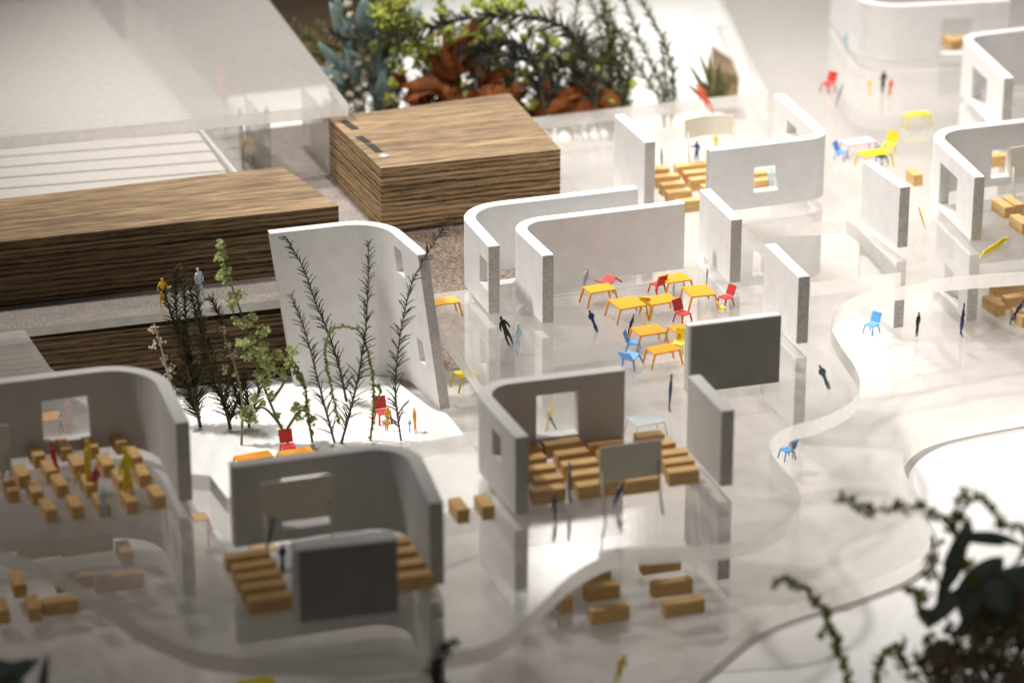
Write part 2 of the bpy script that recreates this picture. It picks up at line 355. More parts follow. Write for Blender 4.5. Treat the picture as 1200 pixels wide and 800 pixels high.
def wall(name, label, top, rad, side, z=None, h=H, t=0.55, wins=(), group='model walls on the upper floor', mats=None, lean=(0, 0), parent=None, cat='wall', zb=None, made=[]):
    """a bent strip of thick card with window holes. top: plan outline surveyed on the top edge; wins: (leg, px0, px1, py0, py1)"""
    z = Z2 if z is None else z
    plan = [at(x, y, z + h) for x, y in top] if not isinstance(top[0], Vector) else top
    path = round_path(plan, rad)
    pts = [p for p, _ in path]
    def off(i):
        a = pts[max(0, i - 1)]; b = pts[min(len(pts) - 1, i + 1)]
        if i > 0 and i < len(pts) - 1:
            d = ((pts[i] - a).normalized() + (b - pts[i]).normalized()).normalized()
        else: d = (b - a).normalized()
        return Vector((d.y, -d.x)) * side
    st = [(pts[i], off(i)) for i in range(len(pts))]
    # window stations
    zs = {0.0, h}; wz = []
    segs = [[] for _ in range(len(pts) - 1)]
    for (leg, x0, x1, y0, y1) in wins:
        # straight run of this leg
        k = max((i for i in range(len(pts) - 1)), key=lambda i: ((pts[i + 1] - pts[i]).length if leg_of(path, i) == leg else -1))
        a, b = pts[k], pts[k + 1]
        def solve(x, zz):
            lo, hi = 0.0, 1.0
            f = lambda u: proj((*(a + (b - a) * u), zz))[0]
            inc = f(1) > f(0)
            for _ in range(40):
                mid = (lo + hi) / 2
                if (f(mid) < x) == inc: lo = mid
                else: hi = mid
            return (lo + hi) / 2
        u0, u1 = sorted((solve(x0, z + h / 2), solve(x1, z + h / 2)))
        mid = a + (b - a) * (u0 + u1) / 2
        def zof(y):
            lo, hi = z, z + h
            for _ in range(40):
                q = (lo + hi) / 2
                if proj((*mid, q))[1] > y: lo = q
                else: hi = q
            return (lo + hi) / 2 - z
        z0, z1 = zof(y1), zof(y0)
        z0, z1 = max(0.25, z0), min(h - 0.2, z1)
        zs |= {z0, z1}; segs[k] += [u0, u1]; wz.append((k, u0, u1, z0, z1))
    ST = []; hole = []
    for k in range(len(pts) - 1):
        us = [0.0] + sorted(segs[k])
        for j, u in enumerate(us):
            p = pts[k] + (pts[k + 1] - pts[k]) * u; o = st[k][1] * (1 - u) + st[k + 1][1] * u
            if u > 0: 
                d = (pts[k + 1] - pts[k]).normalized(); o = Vector((d.y, -d.x)) * side
            ST.append((p, o)); u2 = us[j + 1] if j + 1 < len(us) else 1.0
            hole.append([(w[3], w[4]) for w in wz if w[0] == k and w[1] - 1e-6 <= u and u2 <= w[2] + 1e-6])
    ST.append(st[-1]); zs = sorted(zs); nz = len(zs); ns = len(ST)
    V = []
    for p, o in ST:
        for q in zs:
            lx, ly = lean[0] * (q - 0), lean[1] * q
            V.append((p.x + lx, p.y + ly, z + q)); V.append((p.x + o.x * t + lx, p.y + o.y * t + ly, z + q))
    I = lambda s, k, n: (s * nz + k) * 2 + n
    solid = lambda s, k: 0 <= s < ns - 1 and 0 <= k < nz - 1 and not any(a - 1e-6 <= zs[k] and zs[k + 1] <= b + 1e-6 for a, b in hole[s])
    FF = []; MI = []
    for s in range(ns - 1):
        for k in range(nz - 1):
            if not solid(s, k): continue
            FF += [(I(s, k, 0), I(s + 1, k, 0), I(s + 1, k + 1, 0), I(s, k + 1, 0)), (I(s, k, 1), I(s, k + 1, 1), I(s + 1, k + 1, 1), I(s + 1, k, 1))]; MI += [0, 0]
            if not solid(s, k + 1): FF.append((I(s, k + 1, 0), I(s + 1, k + 1, 0), I(s + 1, k + 1, 1), I(s, k + 1, 1))); MI.append(0)
            if not solid(s, k - 1): FF.append((I(s, k, 0), I(s, k, 1), I(s + 1, k, 1), I(s + 1, k, 0))); MI.append(0)
            if not solid(s - 1, k): FF.append((I(s, k, 0), I(s, k + 1, 0), I(s, k + 1, 1), I(s, k, 1))); MI.append(1 if s == 0 else 0)
            if not solid(s + 1, k): FF.append((I(s + 1, k, 0), I(s + 1, k, 1), I(s + 1, k + 1, 1), I(s + 1, k + 1, 0))); MI.append(1 if s == ns - 2 else 0)
    o = link(name, mesh_of(name, V, FF, mats or [M['white'], M['edge']], MI), parent)
    bevel(o, 0.025, 1, 50)
    if label: tag(o, label, cat, group); o['kind'] = 'thing'
    made.append((o, [Vector((p.x, p.y)) for p in plan], rad, side, t, plan))
    return o, plan
def leg_of(path, i):
    # leg index of the run from station i to i+1
    a = path[i][1]
    return a if a >= 0 else -99

# ================================================================== THE SETTING
def px(lst, z): return [at(x, y, z) for x, y in lst]
# brown wooden table under everything
mb = MB(); mb.box((0, 60, -2.6), (420, 330, 1.6)); o = mb.build('table_top', M['table']); struct(o)
# white base board
B = px([(-500, 1000), (1900, 1000)], Z0) + [Vector((120, 160, 0)), Vector(at(470, 30, Z0)) + fwdg * 110, at(455, 92, Z0), at(-400, 190, Z0)]
struct(sheet('base_board', B, Z0, 1.7, [M['base'], M['base']]))
# second white card layer at the lower right, its cut edge shows as a line
struct(sheet('lower_base_card', px([(700, 880), (1010, 800), (1110, 605), (1300, 545), (1600, 700), (1500, 1000)], 0.0), 0.012, 0.008, [M['cardbright'], M['base']]))
# lower acrylic floor
LF = catmull(px([(1300, 462), (1200, 482), (1140, 493), (1090, 506), (1064, 524), (1059, 546), (1073, 582), (1089, 614), (1087, 640), (1060, 662), (1000, 685), (930, 706), (880, 728), (832, 766), (790, 802), (700, 880)], Z1), 5)
LF += px([(-250, 900), (-250, 330), (200, 215), (560, 175), (640, 168), (815, 147), (905, 138), (880, 70), (830, -40), (1600, -120), (1500, 430)], Z1)
struct(sheet('lower_acrylic_floor', LF, Z1, 0.715, [M['acr'], M['acr_edge'], M['acr_under']]))
# upper acrylic floor with its wavy front, the courtyard cut-out and the stair hole
UF = catmull(px([(1320, 309), (1200, 318), (1130, 323), (1092, 327)], Z2), 3)
UF += catmull(px([(1086, 331), (1040, 338), (1003, 347), (981, 361), (974, 381), (985, 405), (1002, 430), (1008, 452), (996, 472), (962, 489), (927, 499), (906, 511), (902, 525), (914, 545), (930, 562), (938, 580), (935, 597), (918, 613), (890, 627), (850, 636), (785, 640), (725, 646), (690, 660), (660, 681), (625, 715), (595, 742), (560, 757), (500, 766), (400, 771), (300, 771), (230, 761), (172, 736), (122, 705), (82, 677), (40, 656), (0, 644), (-120, 622)], Z2), 5)
UF += px([(-160, 402), (28, 386), (60, 432), (118, 470), (178, 512), (212, 540), (222, 555), (246, 557), (266, 583), (330, 572), (480, 521), (560, 505), (592, 496), (566, 453), (506, 369), (492, 346), (600, 333), (668, 251), (566, 150), (625, 138), (720, 127), (800, 118), (900, 108), (874, 60), (818, -60), (1600, -140), (1500, 300)], Z2)
HOLE = px([(868, 263), (992, 259), (1004, 266), (1056, 319), (950, 331)], Z2)
struct(sheet('upper_acrylic_floor', UF, Z2, T, [M['acr'], M['acr_edge'], M['acr_under']], [HOLE]))
# courtyard card on the lower floor
CY_ = px([(150, 461), (285, 447), (425, 430)], 1.0) + catmull(px([(425, 430), (446, 431), (458, 441), (500, 474), (512, 481), (524, 485), (541, 506)], 1.0), 4)[1:] + px([(600, 585), (270, 650), (205, 560)], 1.0)
struct(sheet('courtyard_card', CY_, 1.0, 0.26, [M['cardbright'], M['white']]))
# raised terrace on the left: a plate on a grit-covered block
tf = px([(-200, 402), (28, 385), (336, 350), (474, 335), (440, 264), (668, 246), (566, 150), (560, 122), (-200, 210)], Z2)
struct(sheet('terrace_plate', tf, Z2 - 0.004, 0.42, [M['greyplate'], M['plateedge']]))
ti = [p + fwdg * 3.2 for p in tf[:3]] + [tf[3] + fwdg * 3.2 - right * 0.5, tf[4] + fwdg * .3 - right * .3, tf[5] + Vector((-.4, 0.3, 0))] + [p - fwdg * 0.3 for p in tf[6:]]
struct(sheet('terrace_ground', ti, Z2 - 0.43, Z2 - 0.43 - Z1 - 0.005, [M['sand'], M['sand']]))
# grit slope running down from the terrace to the lower floor, right of the leaning wall
sa = [at(430, 269, Z2 - 0.02), at(700, 246, Z2 - 0.02)]; sb_ = [at(440, 443, Z1 + 0.03), at(700, 412, Z1 + 0.03)]
V = [sa[0], sa[1], sb_[1], sb_[0]] + [Vector((p.x, p.y, Z1 + 0.01)) for p in (sa[0], sa[1], sb_[1], sb_[0])]
struct(link('grit_slope', mesh_of('grit_slope', V, [(0, 1, 2, 3), (4, 5, 6, 7), (0, 1, 5, 4), (1, 2, 6, 5), (2, 3, 7, 6), (3, 0, 4, 7)], M['sand'])))

# ================================================================== WOODEN BLOCKS ON THE TERRACE
def timber(name, label, top, h, z, dark=False, front=None):
    P = [at(x, y, z + h) for x, y in top]   # front-left, front-right, back-right, back-left
    c = sum(P, Vector()) / 4; ang = math.atan2(P[1].y - P[0].y, P[1].x - P[0].x)
    rot = Matrix.Rotation(-ang, 3, 'Z')
    q = [rot @ (p - c) for p in P]
    o = empty(name, (c.x, c.y, z), ang)
    lid = 0.10
    V = [(v.x, v.y, zz) for zz in (0.0, h - lid) for v in q]
    F_ = [(0, 1, 5, 4), (1, 2, 6, 5), (2, 3, 7, 6), (3, 0, 4, 7), (3, 2, 1, 0), (4, 5, 6, 7)]
    b = link('layered_body', mesh_of('layered_body', V, F_, M['wdark'] if dark else M['wside']), o); bevel(b, 0.03, 2)
    V = [(v.x * 1.001, v.y * 1.001, zz) for zz in (h - lid, h) for v in q]
    tp = link('veneer_top', mesh_of('veneer_top', V, F_, M['wtop']), o); bevel(tp, 0.025, 2)
    tag(o, label, 'block', 'wooden blocks on the terrace'); return o, q, c, ang
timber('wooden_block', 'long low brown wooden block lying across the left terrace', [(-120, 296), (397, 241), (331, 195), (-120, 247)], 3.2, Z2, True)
bx, q, c, ang = timber('wooden_block', 'squarish brown wooden block with black tape marks, in front of the bouquet', [(446, 197), (657, 175), (597, 109), (385, 138)], 3.3, Z2)
for i, (a, b, d, e) in enumerate([((401, 141), (417, 152), 0.42, 'black'), ((420, 160), (432, 168), 0.42, 'black'), ((433, 169), (445, 179), 0.40, 'black')]):
    A = at(*a, Z2 + 3.3); C_ = at(*b, Z2 + 3.3); mid = (A + C_) / 2; dv = C_ - A
    mb = MB(); mb.box((0, 0, 0), (dv.length, d, 0.012), Matrix.Rotation(math.atan2(dv.y, dv.x), 3, 'Z'))
    t_ = mb.build('tape_strip', M[e]); t_.parent = bx; t_.location = Matrix.Rotation(-ang, 3, 'Z') @ Vector((mid.x - c.x, mid.y - c.y, 0)) + Vector((0, 0, 3.308))
mb = MB(); mb.blob((0, 0, 0), 0.32); gl = mb.build('glue_chip', M['chip']); gl.parent = bx
mid = at(450, 183, Z2 + 3.3); gl.location = Matrix.Rotation(-ang, 3, 'Z') @ Vector((mid.x - c.x, mid.y - c.y, 0)) + Vector((0, 0, 3.33)); gl.scale = (1, 0.8, 0.25)
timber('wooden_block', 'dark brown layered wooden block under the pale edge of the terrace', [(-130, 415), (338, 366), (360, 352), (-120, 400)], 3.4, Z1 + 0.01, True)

# ================================================================== WALLS
G = 'model walls on the upper floor'
RM = []
W1, p1 = wall('bent_wall', 'white bent card wall with a small window, hugging the back of a second bent wall', [(572.5, 289), (530, 242), (743, 217)], 2.3, 1, wins=[(0, 562, 571, 303, 335)])
W2, p2 = wall('bent_wall', 'white bent card wall behind the orange tables and red chairs', [(636, 300), (592, 258.5), (798, 234)], 1.7, 1)
W6, p6 = wall('straight_wall', 'white upright card wall right of the orange tables, rough grey end forward', [(820, 222), (857, 258)], 0, -1, h=3.15)
W7, p7 = wall('bent_wall', 'white bent card wall with square window and rounded right corner, back of centre', [(833, 177), (975, 160), (919, 110)], 1.3, -1, wins=[(0, 884, 913, 195, 224), (1, 933, 947, 146, 162)])
W12, p12 = wall('straight_wall', 'white upright card wall at the back, between wooden block and seat rows', [(720, 135), (756, 167)], 0, -1, h=3.3)
W5, p5 = wall('straight_wall', 'white upright card wall beside the shade-grey wall, next to the wavy floor edge', [(896, 286), (936, 325)], 0, -1, h=3.2)
W8, p8 = wall('straight_wall', 'white upright card wall with grey speckled end, right of the stair hole', [(1011, 189), (1055, 220)], 0, -1, h=3.1)
W9, p9 = wall('bent_wall', 'white bent card wall with one window each side, nearest of the right-hand room', [(1142, 208), (1082, 152), (1260, 132)], 2.2, 1, wins=[(0, 1101, 1121, 200, 256), (1, 1157, 1179, 172, 204)])
W10, p10 = wall('bent_wall', 'white bent card wall with a dark side window, behind the right-hand room', [(1177, 92), (1122, 41), (1300, 20)], 1.6, 1, h=3.2, wins=[(0, 1139, 1156, 86, 124)])
W11, p11 = wall('bent_wall', 'large overexposed white wall with rounded corner and a window showing tan blocks', [(975, -40), (1010, 10), (1185, 1)], 2.4, -1, h=3.3, wins=[(1, 1103, 1141, 22, 63)])
SHADE_TONED = [M['shadewall'], M['edge']]  # white walls with their shade painted into the card tone
W3, p3 = wall('upright_panel', 'white upright wall with shade painted grey on its front, right of the orange tables', [(807, 382), (916, 369)], 0, -1, h=3.15, t=0.45, cat='board', group=None)
tag(W3, W3['label'], 'board')
# grey front sheet; on W3 it paints in the shade of a white wall
def front_face(w, plan, h, z, inset=0.0):
    a, b = plan[0], plan[1]; d = (b - a).normalized(); n = Vector((d.y, -d.x, 0)).normalized()
    n = -n if n.dot(fwdg) > 0 else n
    A = a + d * 0.14; B_ = b - d * 0.03
    mb = MB(); c_ = (A + B_) / 2 + n * 0.012; mb.box((c_.x, c_.y, z + h / 2 - 0.02), ((B_ - A).length, 0.02, h - 0.1), Matrix.Rotation(math.atan2(d.y, d.x), 3, 'Z'))
    o_ = mb.build('grey_face', M['board'], w); return o_
front_face(W3, p3, 3.15, Z2)  # shaded front of the white wall, painted as a grey sheet
W4, p4 = wall('straight_wall', 'white upright wall, shade painted in, at the right end of the middle classroom', [(806, 440), (846, 482)], 0, -1, h=3.3, mats=SHADE_TONED)
WC, pc = wall('bent_wall', 'bent wall of the middle classroom with a large square window at the back', [(604, 513), (546, 449), (727.5, 428)], 1.7, 1, wins=[(1, 624, 673, 455, 505), (0, 577, 587, 507, 538)], mats=SHADE_TONED)
WF, pf = wall('bent_wall', 'bent wall of the front classroom with a board standing before its window', [(268, 541), (484, 513), (520, 588)], 1.9, 1, h=3.4, wins=[(0, 326, 384, 551, 610), (1, 473, 484, 586, 614)], mats=SHADE_TONED)
WL, pl = wall('bent_wall', 'bent wall of the left classroom with a square window showing red and black figures', [(-160, 462), (186, 421), (222, 494)], 2.6, 1, h=3.4, wins=[(0, 47, 102, 461, 510), (1, 184, 192, 489, 517)], mats=SHADE_TONED)
# tall leaning wall through both storeys (surveyed at its foot)
foot = [at(346, 452, Z1 + 0.3), at(470, 436, Z1 + 0.3), at(516, 480, Z1 + 0.3)]
WT, pt = wall('leaning_wall', 'tall white curved wall with two small windows, leaning behind the dark fern sprigs', foot, 1.8, -1, z=Z1 + 0.3, h=7.55, t=0.5, wins=[(1, 484, 493, 291, 322), (1, 497, 504, 398, 426)], lean=(right.x * -0.125, right.y * -0.125), group=G)
# thin paint-white plinth lines under the walls are cast with the walls; the same walls stand again on the floor below
LOW = [(W1, p1, 2.3, 1, [(0, 562, 570, 400, 430)], 'below the twin bent walls, seen through the upper floor'), (W2, p2, 1.7, 1, [], 'below the wall of the orange tables, seen through the upper floor'),
       (W6, p6, 0, -1, [], 'below the rough-ended wall right of the orange tables'), (W7, p7, 1.3, -1, [(0, 883, 897, 294, 323)], 'with window and rounded corner, below the back classroom'),
       (W12, p12, 0, -1, [], 'below the back upright wall, dim through the floor'), (W5, p5, 0, -1, [], 'below the wall beside the shade-grey wall, past the wavy edge'), (W8, p8, 0, -1, [], 'behind the blue chair on the lower floor'),
       (W9, p9, 2.2, 1, [(0, 1107, 1124, 318, 352)], 'below the right-hand room, beside the dark blue figure'), (W10, p10, 1.6, 1, [], 'below the wall behind the right-hand room'), (W11, p11, 2.4, -1, [], 'below the large overexposed wall'),
       (W4, p4, 0, -1, [], 'below the right end of the middle classroom'), (WC, pc, 1.7, 1, [], 'below the middle classroom, blurred through the floor'), (WF, pf, 1.9, 1, [], 'below the front classroom, dim through the floor'), (WL, pl, 2.6, 1, [], 'below the left classroom, dim through the floor')]
for w, pl_, rad, side, wins, txt in LOW:
    wall('lower_wall', 'white lower storey wall ' + txt, [Vector((p.x, p.y, 0)) for p in pl_], rad, side, z=Z1, h=Z2 - T - Z1 - 0.01, wins=wins, group='model walls on the lower floor')
# front grey board of the front classroom
WB, pb = wall('upright_panel', 'large dark grey board standing in front of the front classroom, out of focus', [(345, 644), (466, 631)], 0, -1, h=3.0, t=0.8, cat='board', group=None)
tag(WB, WB['label'], 'board'); front_face(WB, pb, 3.0, Z2)

# ================================================================== ROOF SHEET, STEPS AND RODS AT THE UPPER LEFT
RF = px([(-200, 181), (408, 122), (312, -4), (230, -110), (-200, -90)], Z3)
rf = sheet('acrylic_roof', RF, Z3, 0.62, [M['roof'], M['acr_edge'], M['acr_under']])
rf['kind'] = 'thing'; tag(rf, 'thick scratched clear acrylic roof sheet hovering over the white steps at upper left', 'roof')
st = empty('white_steps', at(60, 200, Z2)); tag(st, 'broad white steps rising behind the long wooden block', 'steps')
e0 = at(275, 214, Z2); dx = (at(-150, 248, Z2) - e0); dx.normalize(); dy = (at(170, 88, Z2) - e0).normalized()
for i in range(7):
    a = e0 + dy * (0.15 + i * 1.5); d = 1.5 if i < 6 else 26
    V = []
    for zz in (0.0, 0.07 * (i + 1)):
        for p in (a, a + dx * 26, a + dx * 26 + dy * d, a + dy * d): V.append((p.x, p.y, Z2 + 0.005 + zz))
    tr = link('tread', mesh_of('tread', V, [(0, 1, 5, 4), (1, 2, 6, 5), (2, 3, 7, 6), (3, 0, 4, 7), (4, 5, 6, 7), (0, 3, 2, 1)], M['step'])); bevel(tr, 0.03, 2)
    tr.parent = st; tr.matrix_parent_inverse = Matrix.Translation(-st.location)
gw = empty('clear_partition', e0); tag(gw, 'clear acrylic partition with upright rods under the roof sheet', 'partition')
ln = 26.0
mb = MB(); c_ = dy * ln / 2; mb.box((c_.x + 0.35, c_.y, 0.22), (0.5, ln, 0.44), Matrix.Rotation(math.atan2(-dy.x, dy.y), 3, 'Z')); mb.build('sill', M['white'], gw)
mb = MB(); mb.box((c_.x + 0.35, c_.y, 0.44 + 1.45), (0.12, ln, 2.9), Matrix.Rotation(math.atan2(-dy.x, dy.y), 3, 'Z')); mb.build('pane', M['clear'], gw)
for i, (rx, ry) in enumerate([(0.7, 1.2), (0.7, 4.3), (0.7, 7.4), (0.7, 10.5), (0.7, 13.6), (0.7, 17.0), (0.7, 20.4)]):
    p = dy * ry + Vector((rx, 0, 0)); mb = MB(); mb.tube([p, p + Vector((0, 0, 3.5))], 0.12, n=8)
    rod = mb.build('rod', M['rod'], gw, smooth=True)
pb_ = empty('clear_box', at(345, 215, Z2)); tag(pb_, 'small clear acrylic box between the roof sheet corner and the wooden blocks', 'box')
b0 = at(318, 216, Z2); b1 = at(386, 205, Z2)
for a, b in ((b0, b1), (b1, b1 + dy * 5), (b0, b0 + dy * 5)):
    v = b - a; mb = MB(); c_ = (a + b) / 2 - pb_.location; mb.box((c_.x, c_.y, 1.65), (v.length - 0.1, 0.1, 3.3), Matrix.Rotation(math.atan2(v.y, v.x), 3, 'Z')); mb.build('pane', M['clear'], pb_)

# ================================================================== SEAT BLOCKS (basswood)
def block_mesh(l, d=0.52, h=0.60):
    mb = MB(); mb.box((0, 0, h / 2), (l, d, h)); me = mesh_of('seat_block', mb.v, mb.f, M['desk'])
    bm = bmesh.new(); bm.from_mesh(me); bmesh.ops.bevel(bm, geom=bm.edges[:], offset=0.02, segments=1, affect='EDGES'); bm.to_mesh(me); bm.free(); return me
BM = {}
def block(px_, py_, z, l=1.3, along='x', label='', group='', turn=0.0):
    """px_, py_: middle of the front foot edge"""
    k = round(l, 1)
    if k not in BM: BM[k] = block_mesh(k)
    p = at(px_, py_, z + 0.004); o = link('seat_block', BM[k])
    ang = turn + (0.0 if along == 'x' else math.pi / 2)
    back = Vector((0, 0.26, 0)) if along == 'x' else Vector((0, k / 2, 0))
    o.location = p + Matrix.Rotation(turn, 3, 'Z') @ back; o.rotation_euler = (0, 0, ang + R(random.uniform(-2, 2)))
    return tag(o, label, 'block', group)
ORD = ['first', 'second', 'third', 'fourth', 'fifth', 'sixth']
g = 'seat blocks in the middle classroom'
for i, (a, b, l) in enumerate([(763, 526, 1.2), (772, 537, 1.5), (792, 547, 1.1), (797, 557, 1.3), (802, 568, 1.3)]):
    block(a, b, Z2, l, 'x', 'tan seat block, right-hand column of the middle classroom, %s from the back' % ORD[i], g)
for i, (a, b, l) in enumerate([(711, 534, 1.5), (722, 546, 1.4), (732, 557, 1.3), (742, 567, 1.4), (752, 578, 1.5)]):
    block(a, b, Z2, l, 'x', 'tan seat block behind the beige board of the middle classroom, %s from back' % ORD[i], g)
for i, (a, b, l) in enumerate([(661, 535, 1.6), (672, 547, 1.4), (681, 559, 1.5), (689, 571, 1.5), (701, 583, 1.7)]):
    block(a, b, Z2, l, 'x', 'tan seat block left of the middle classroom beige board, %s from back' % ORD[i], g)
for i, (a, b, l) in enumerate([(624, 541, 0.9), (629, 553, 0.9), (636, 565, 1.2), (645, 577, 1.2), (644, 590, 1.4)]):
    block(a, b, Z2, l, 'x', 'tan seat block against the middle classroom left wall, %s from back' % ORD[i], g)
g = 'seat blocks in the left classroom'
for c, colm in enumerate([[(18, 590), (30, 573), (46, 592), (62, 613)], [(48, 549), (63, 567), (75, 584), (93, 609)], [(80, 541), (95, 560), (109, 584), (124, 606)], [(111, 539), (129, 560), (147, 578), (157, 603)], [(144, 533), (162, 551), (172, 572), (189, 597)]]):
    for i, (a, b) in enumerate(colm):
        block(a, b, Z2, 1.3, 'y', 'tan seat block in the left classroom, %s column from left, %s from back' % (ORD[c], ORD[i]), g, R(4)).scale = (0.9, 0.9, 0.95)
g = 'seat blocks in the front classroom'
for i, (a, b, l) in enumerate([(292, 668, 1.7), (300, 680, 1.7), (305, 692, 1.7), (311, 704, 1.7), (318, 718, 1.7)]):
    block(a, b, Z2, l, 'x', 'blurred tan seat block left of the dark front board, %s from the back' % ORD[i], g)
for i, (a, b, l) in enumerate([(468, 652, 1.0), (472, 664, 1.2), (478, 678, 1.4), (486, 692, 1.6)]):
    block(a, b, Z2, l, 'x', 'blurred tan seat block right of the dark front board, %s from the back' % ORD[i], g)
g = 'seat blocks in the back classroom'
for i, (a, b, l) in enumerate([(776, 211, 0.8), (783, 220, 1.3), (790, 229, 1.3), (797, 238, 1.3), (809, 249, 1.3)]):
    block(a, b, Z2, l, 'x', 'sunlit tan seat block beside the back upright wall, %s from the back' % ORD[i], g)
for i, (a, b, l) in enumerate([(811, 207, 1.7), (818, 215, 1.4), (824, 223, 1.3), (838, 231, 1.3), (893, 216, 1.3), (899, 224, 1.3)]):
    block(a, b, Z2, l, 'x', ['pale tan seat block under the curved beige board, %s from the back' % ORD[i], 'tan seat block glimpsed through the square window, %s one' % ['farther', 'nearer'][i % 2]][i > 3], g)
g = 'seat blocks of the right-hand rooms'
for a, b, z, l, al, t in [(1182, 256, Z2, 1.4, 'y', 'tan seat block end-on behind the yellow lying figure, left of a pair'), (1194, 253, Z2, 1.4, 'y', 'tan seat block end-on behind the yellow lying figure, right of a pair'),
        (1203, 275, Z2, 1.4, 'y', 'tan seat block cut by the right picture edge, behind the right-hand window wall'), (1168, 196, Z2, 1.3, 'x', 'tan seat block glimpsed through the back window of the right-hand room'),
        (1076, 218, Z2, 1.0, 'y', 'lone tan seat block on the floor beside the yellow tables, right of a wall'), (1120, 60, Z2, 1.3, 'y', 'pale tan block behind the window of the overexposed wall, left one'), (1133, 56, Z2, 1.3, 'x', 'pale tan block behind the window of the overexposed wall, right one'),
        (1172, 371, Z1, 1.5, 'y', 'tan seat block end-on on the lower floor right of the dark blue figure'), (1192, 361, Z1, 1.3, 'x', 'tan seat block broadside on the lower floor at the right edge, front one'), (1183, 347, Z1, 1.8, 'x', 'tan seat block at the back under the right-hand upper floor'), (1203, 384, Z1, 1.3, 'y', 'tan seat block on the lower floor touched by the leaning blue figure')]:
    block(a, b, z, l, al, t, g)
g = 'seat blocks on the lower floor at the front'
for a, b, l, al, t in [(776, 671, 1.7, 'x', 'tan block on the lower floor, back of the right-hand three below the wavy edge'), (789, 698, 1.7, 'x', 'tan block on the lower floor, middle of the right-hand three below the wavy edge'), (803, 721, 1.7, 'x', 'tan block on the lower floor, front of the right-hand three below the wavy edge'),
        (699, 682, 1.3, 'x', 'tan block half hidden by the wavy edge, back of the left-hand three below it'), (707, 703, 1.4, 'x', 'tan block on the lower floor, middle of the left-hand three below the wavy edge'), (716, 729, 1.6, 'x', 'tan block on the lower floor, front of the left-hand three below the wavy edge'), (664, 719, 1.0, 'y', 'small tan block end-on on the lower floor under the wavy edge'),
        (25, 700, 1.3, 'y', 'blurred tan block end-on below the floor edge at lower left, back one'), (43, 728, 1.3, 'y', 'blurred tan block end-on below the floor edge at lower left, right one'), (5, 731, 1.3, 'y', 'blurred tan block end-on below the floor edge at lower left, cut by the picture edge'), (72, 720, 1.4, 'x', 'blurred tan block broadside just under the pale curved floor edge at lower left'),
        (48, 654, 1.8, 'x', 'tan block seen dimly through the floor at lower left, left of two in line'), (103, 649, 2.2, 'x', 'tan block seen dimly through the floor at lower left, right of two in line'), (88, 692, 1.5, 'x', 'tan block seen dimly through the floor in front of a pale gap'), (141, 692, 2.0, 'x', 'long tan block seen dimly through the floor at lower left, rightmost'), (150, 662, 1.2, 'y', 'tan block end-on seen dimly through the floor at lower left')]:
    block(a, b, Z1, l, al, t, g)
block(543, 613, Z2, 1.2, 'y', 'loose tan block beside the front classroom, left of two', 'loose blocks between two classrooms'); block(573, 609, Z2, 1.2, 'y', 'loose tan block against the outside of the middle classroom, right of two', 'loose blocks between two classrooms')

# ================================================================== BEIGE BOARDS ON WIRE LEGS
def easel(label, tl, tr, drop, z, foot_y, bow=0.0, lean=0.0):
    """a card panel on two wire legs; tl, tr: top corners as seen, foot_y: where the left leg meets the floor"""
    base = at(tl[0], foot_y, z); A = vert(*tl, base)
    Br = vert(*tr, base); dv = Vector((Br.x - A.x, Br.y - A.y, 0)); 
    hd = Vector((1, 0, 0)); w_ = dv.length; hgt = A.z - z
    o = empty('board_stand', base); n = Vector((-hd.y, hd.x, 0))
    V = []; F_ = []; k = 8
    dzr = 0.0
    for side in (0, 1):
        for i in range(k + 1):
            t = i / k; c = hd * (w_ * t) + n * (bow * math.sin(math.pi * t) + side * 0.06)
            for zz, ln_ in ((hgt - drop, 0.0), (hgt, lean)): V.append((c.x + n.x * ln_, c.y + n.y * ln_, zz + dzr * t))
    q = 2 * (k + 1)
    for i in range(k):
        a = 2 * i; F_ += [(a, a + 2, a + 3, a + 1), (q + a, q + a + 1, q + a + 3, q + a + 2), (a + 1, a + 3, q + a + 3, q + a + 1), (a, q + a, q + a + 2, a + 2)]
    F_ += [(0, 1, q + 1, q), (2 * k, q + 2 * k, q + 2 * k + 1, 2 * k + 1)]
    link('panel', mesh_of('panel', V, F_, M['beige']), o)
    for t in (0.04, 0.96):
        mb = MB(); p = hd * (w_ * t) - n * 0.02; mb.tube([p - n * 0.5, p - n * 0.1 + Vector((0, 0, (hgt - drop) * 0.6)), p + Vector((0, 0, hgt - drop * 0.6))], 0.05, n=6); mb.build('leg', M['beige'], o, smooth=True)
    tag(o, label, 'board', 'beige boards on legs'); return o
easel('beige board on legs among the seats of the middle classroom', (702, 524), (780, 520), 1.55, Z2, 606)
easel('beige board on legs before the window of the front classroom', (309, 567), (395, 556), 1.75, Z2, 652)
easel('curved beige board on thin legs in the back classroom', (803, 143), (866, 131), 0.95, Z2, 201, 0.35, 0.25)
easel('beige board on legs cut by the right picture edge', (1183, 176), (1240, 168), 1.5, Z2, 236, 0.1, 0.3)
eb = easel('beige board leaning at the left picture edge in the left classroom', (-45, 505), (17, 512), 2.0, Z2, 585); 

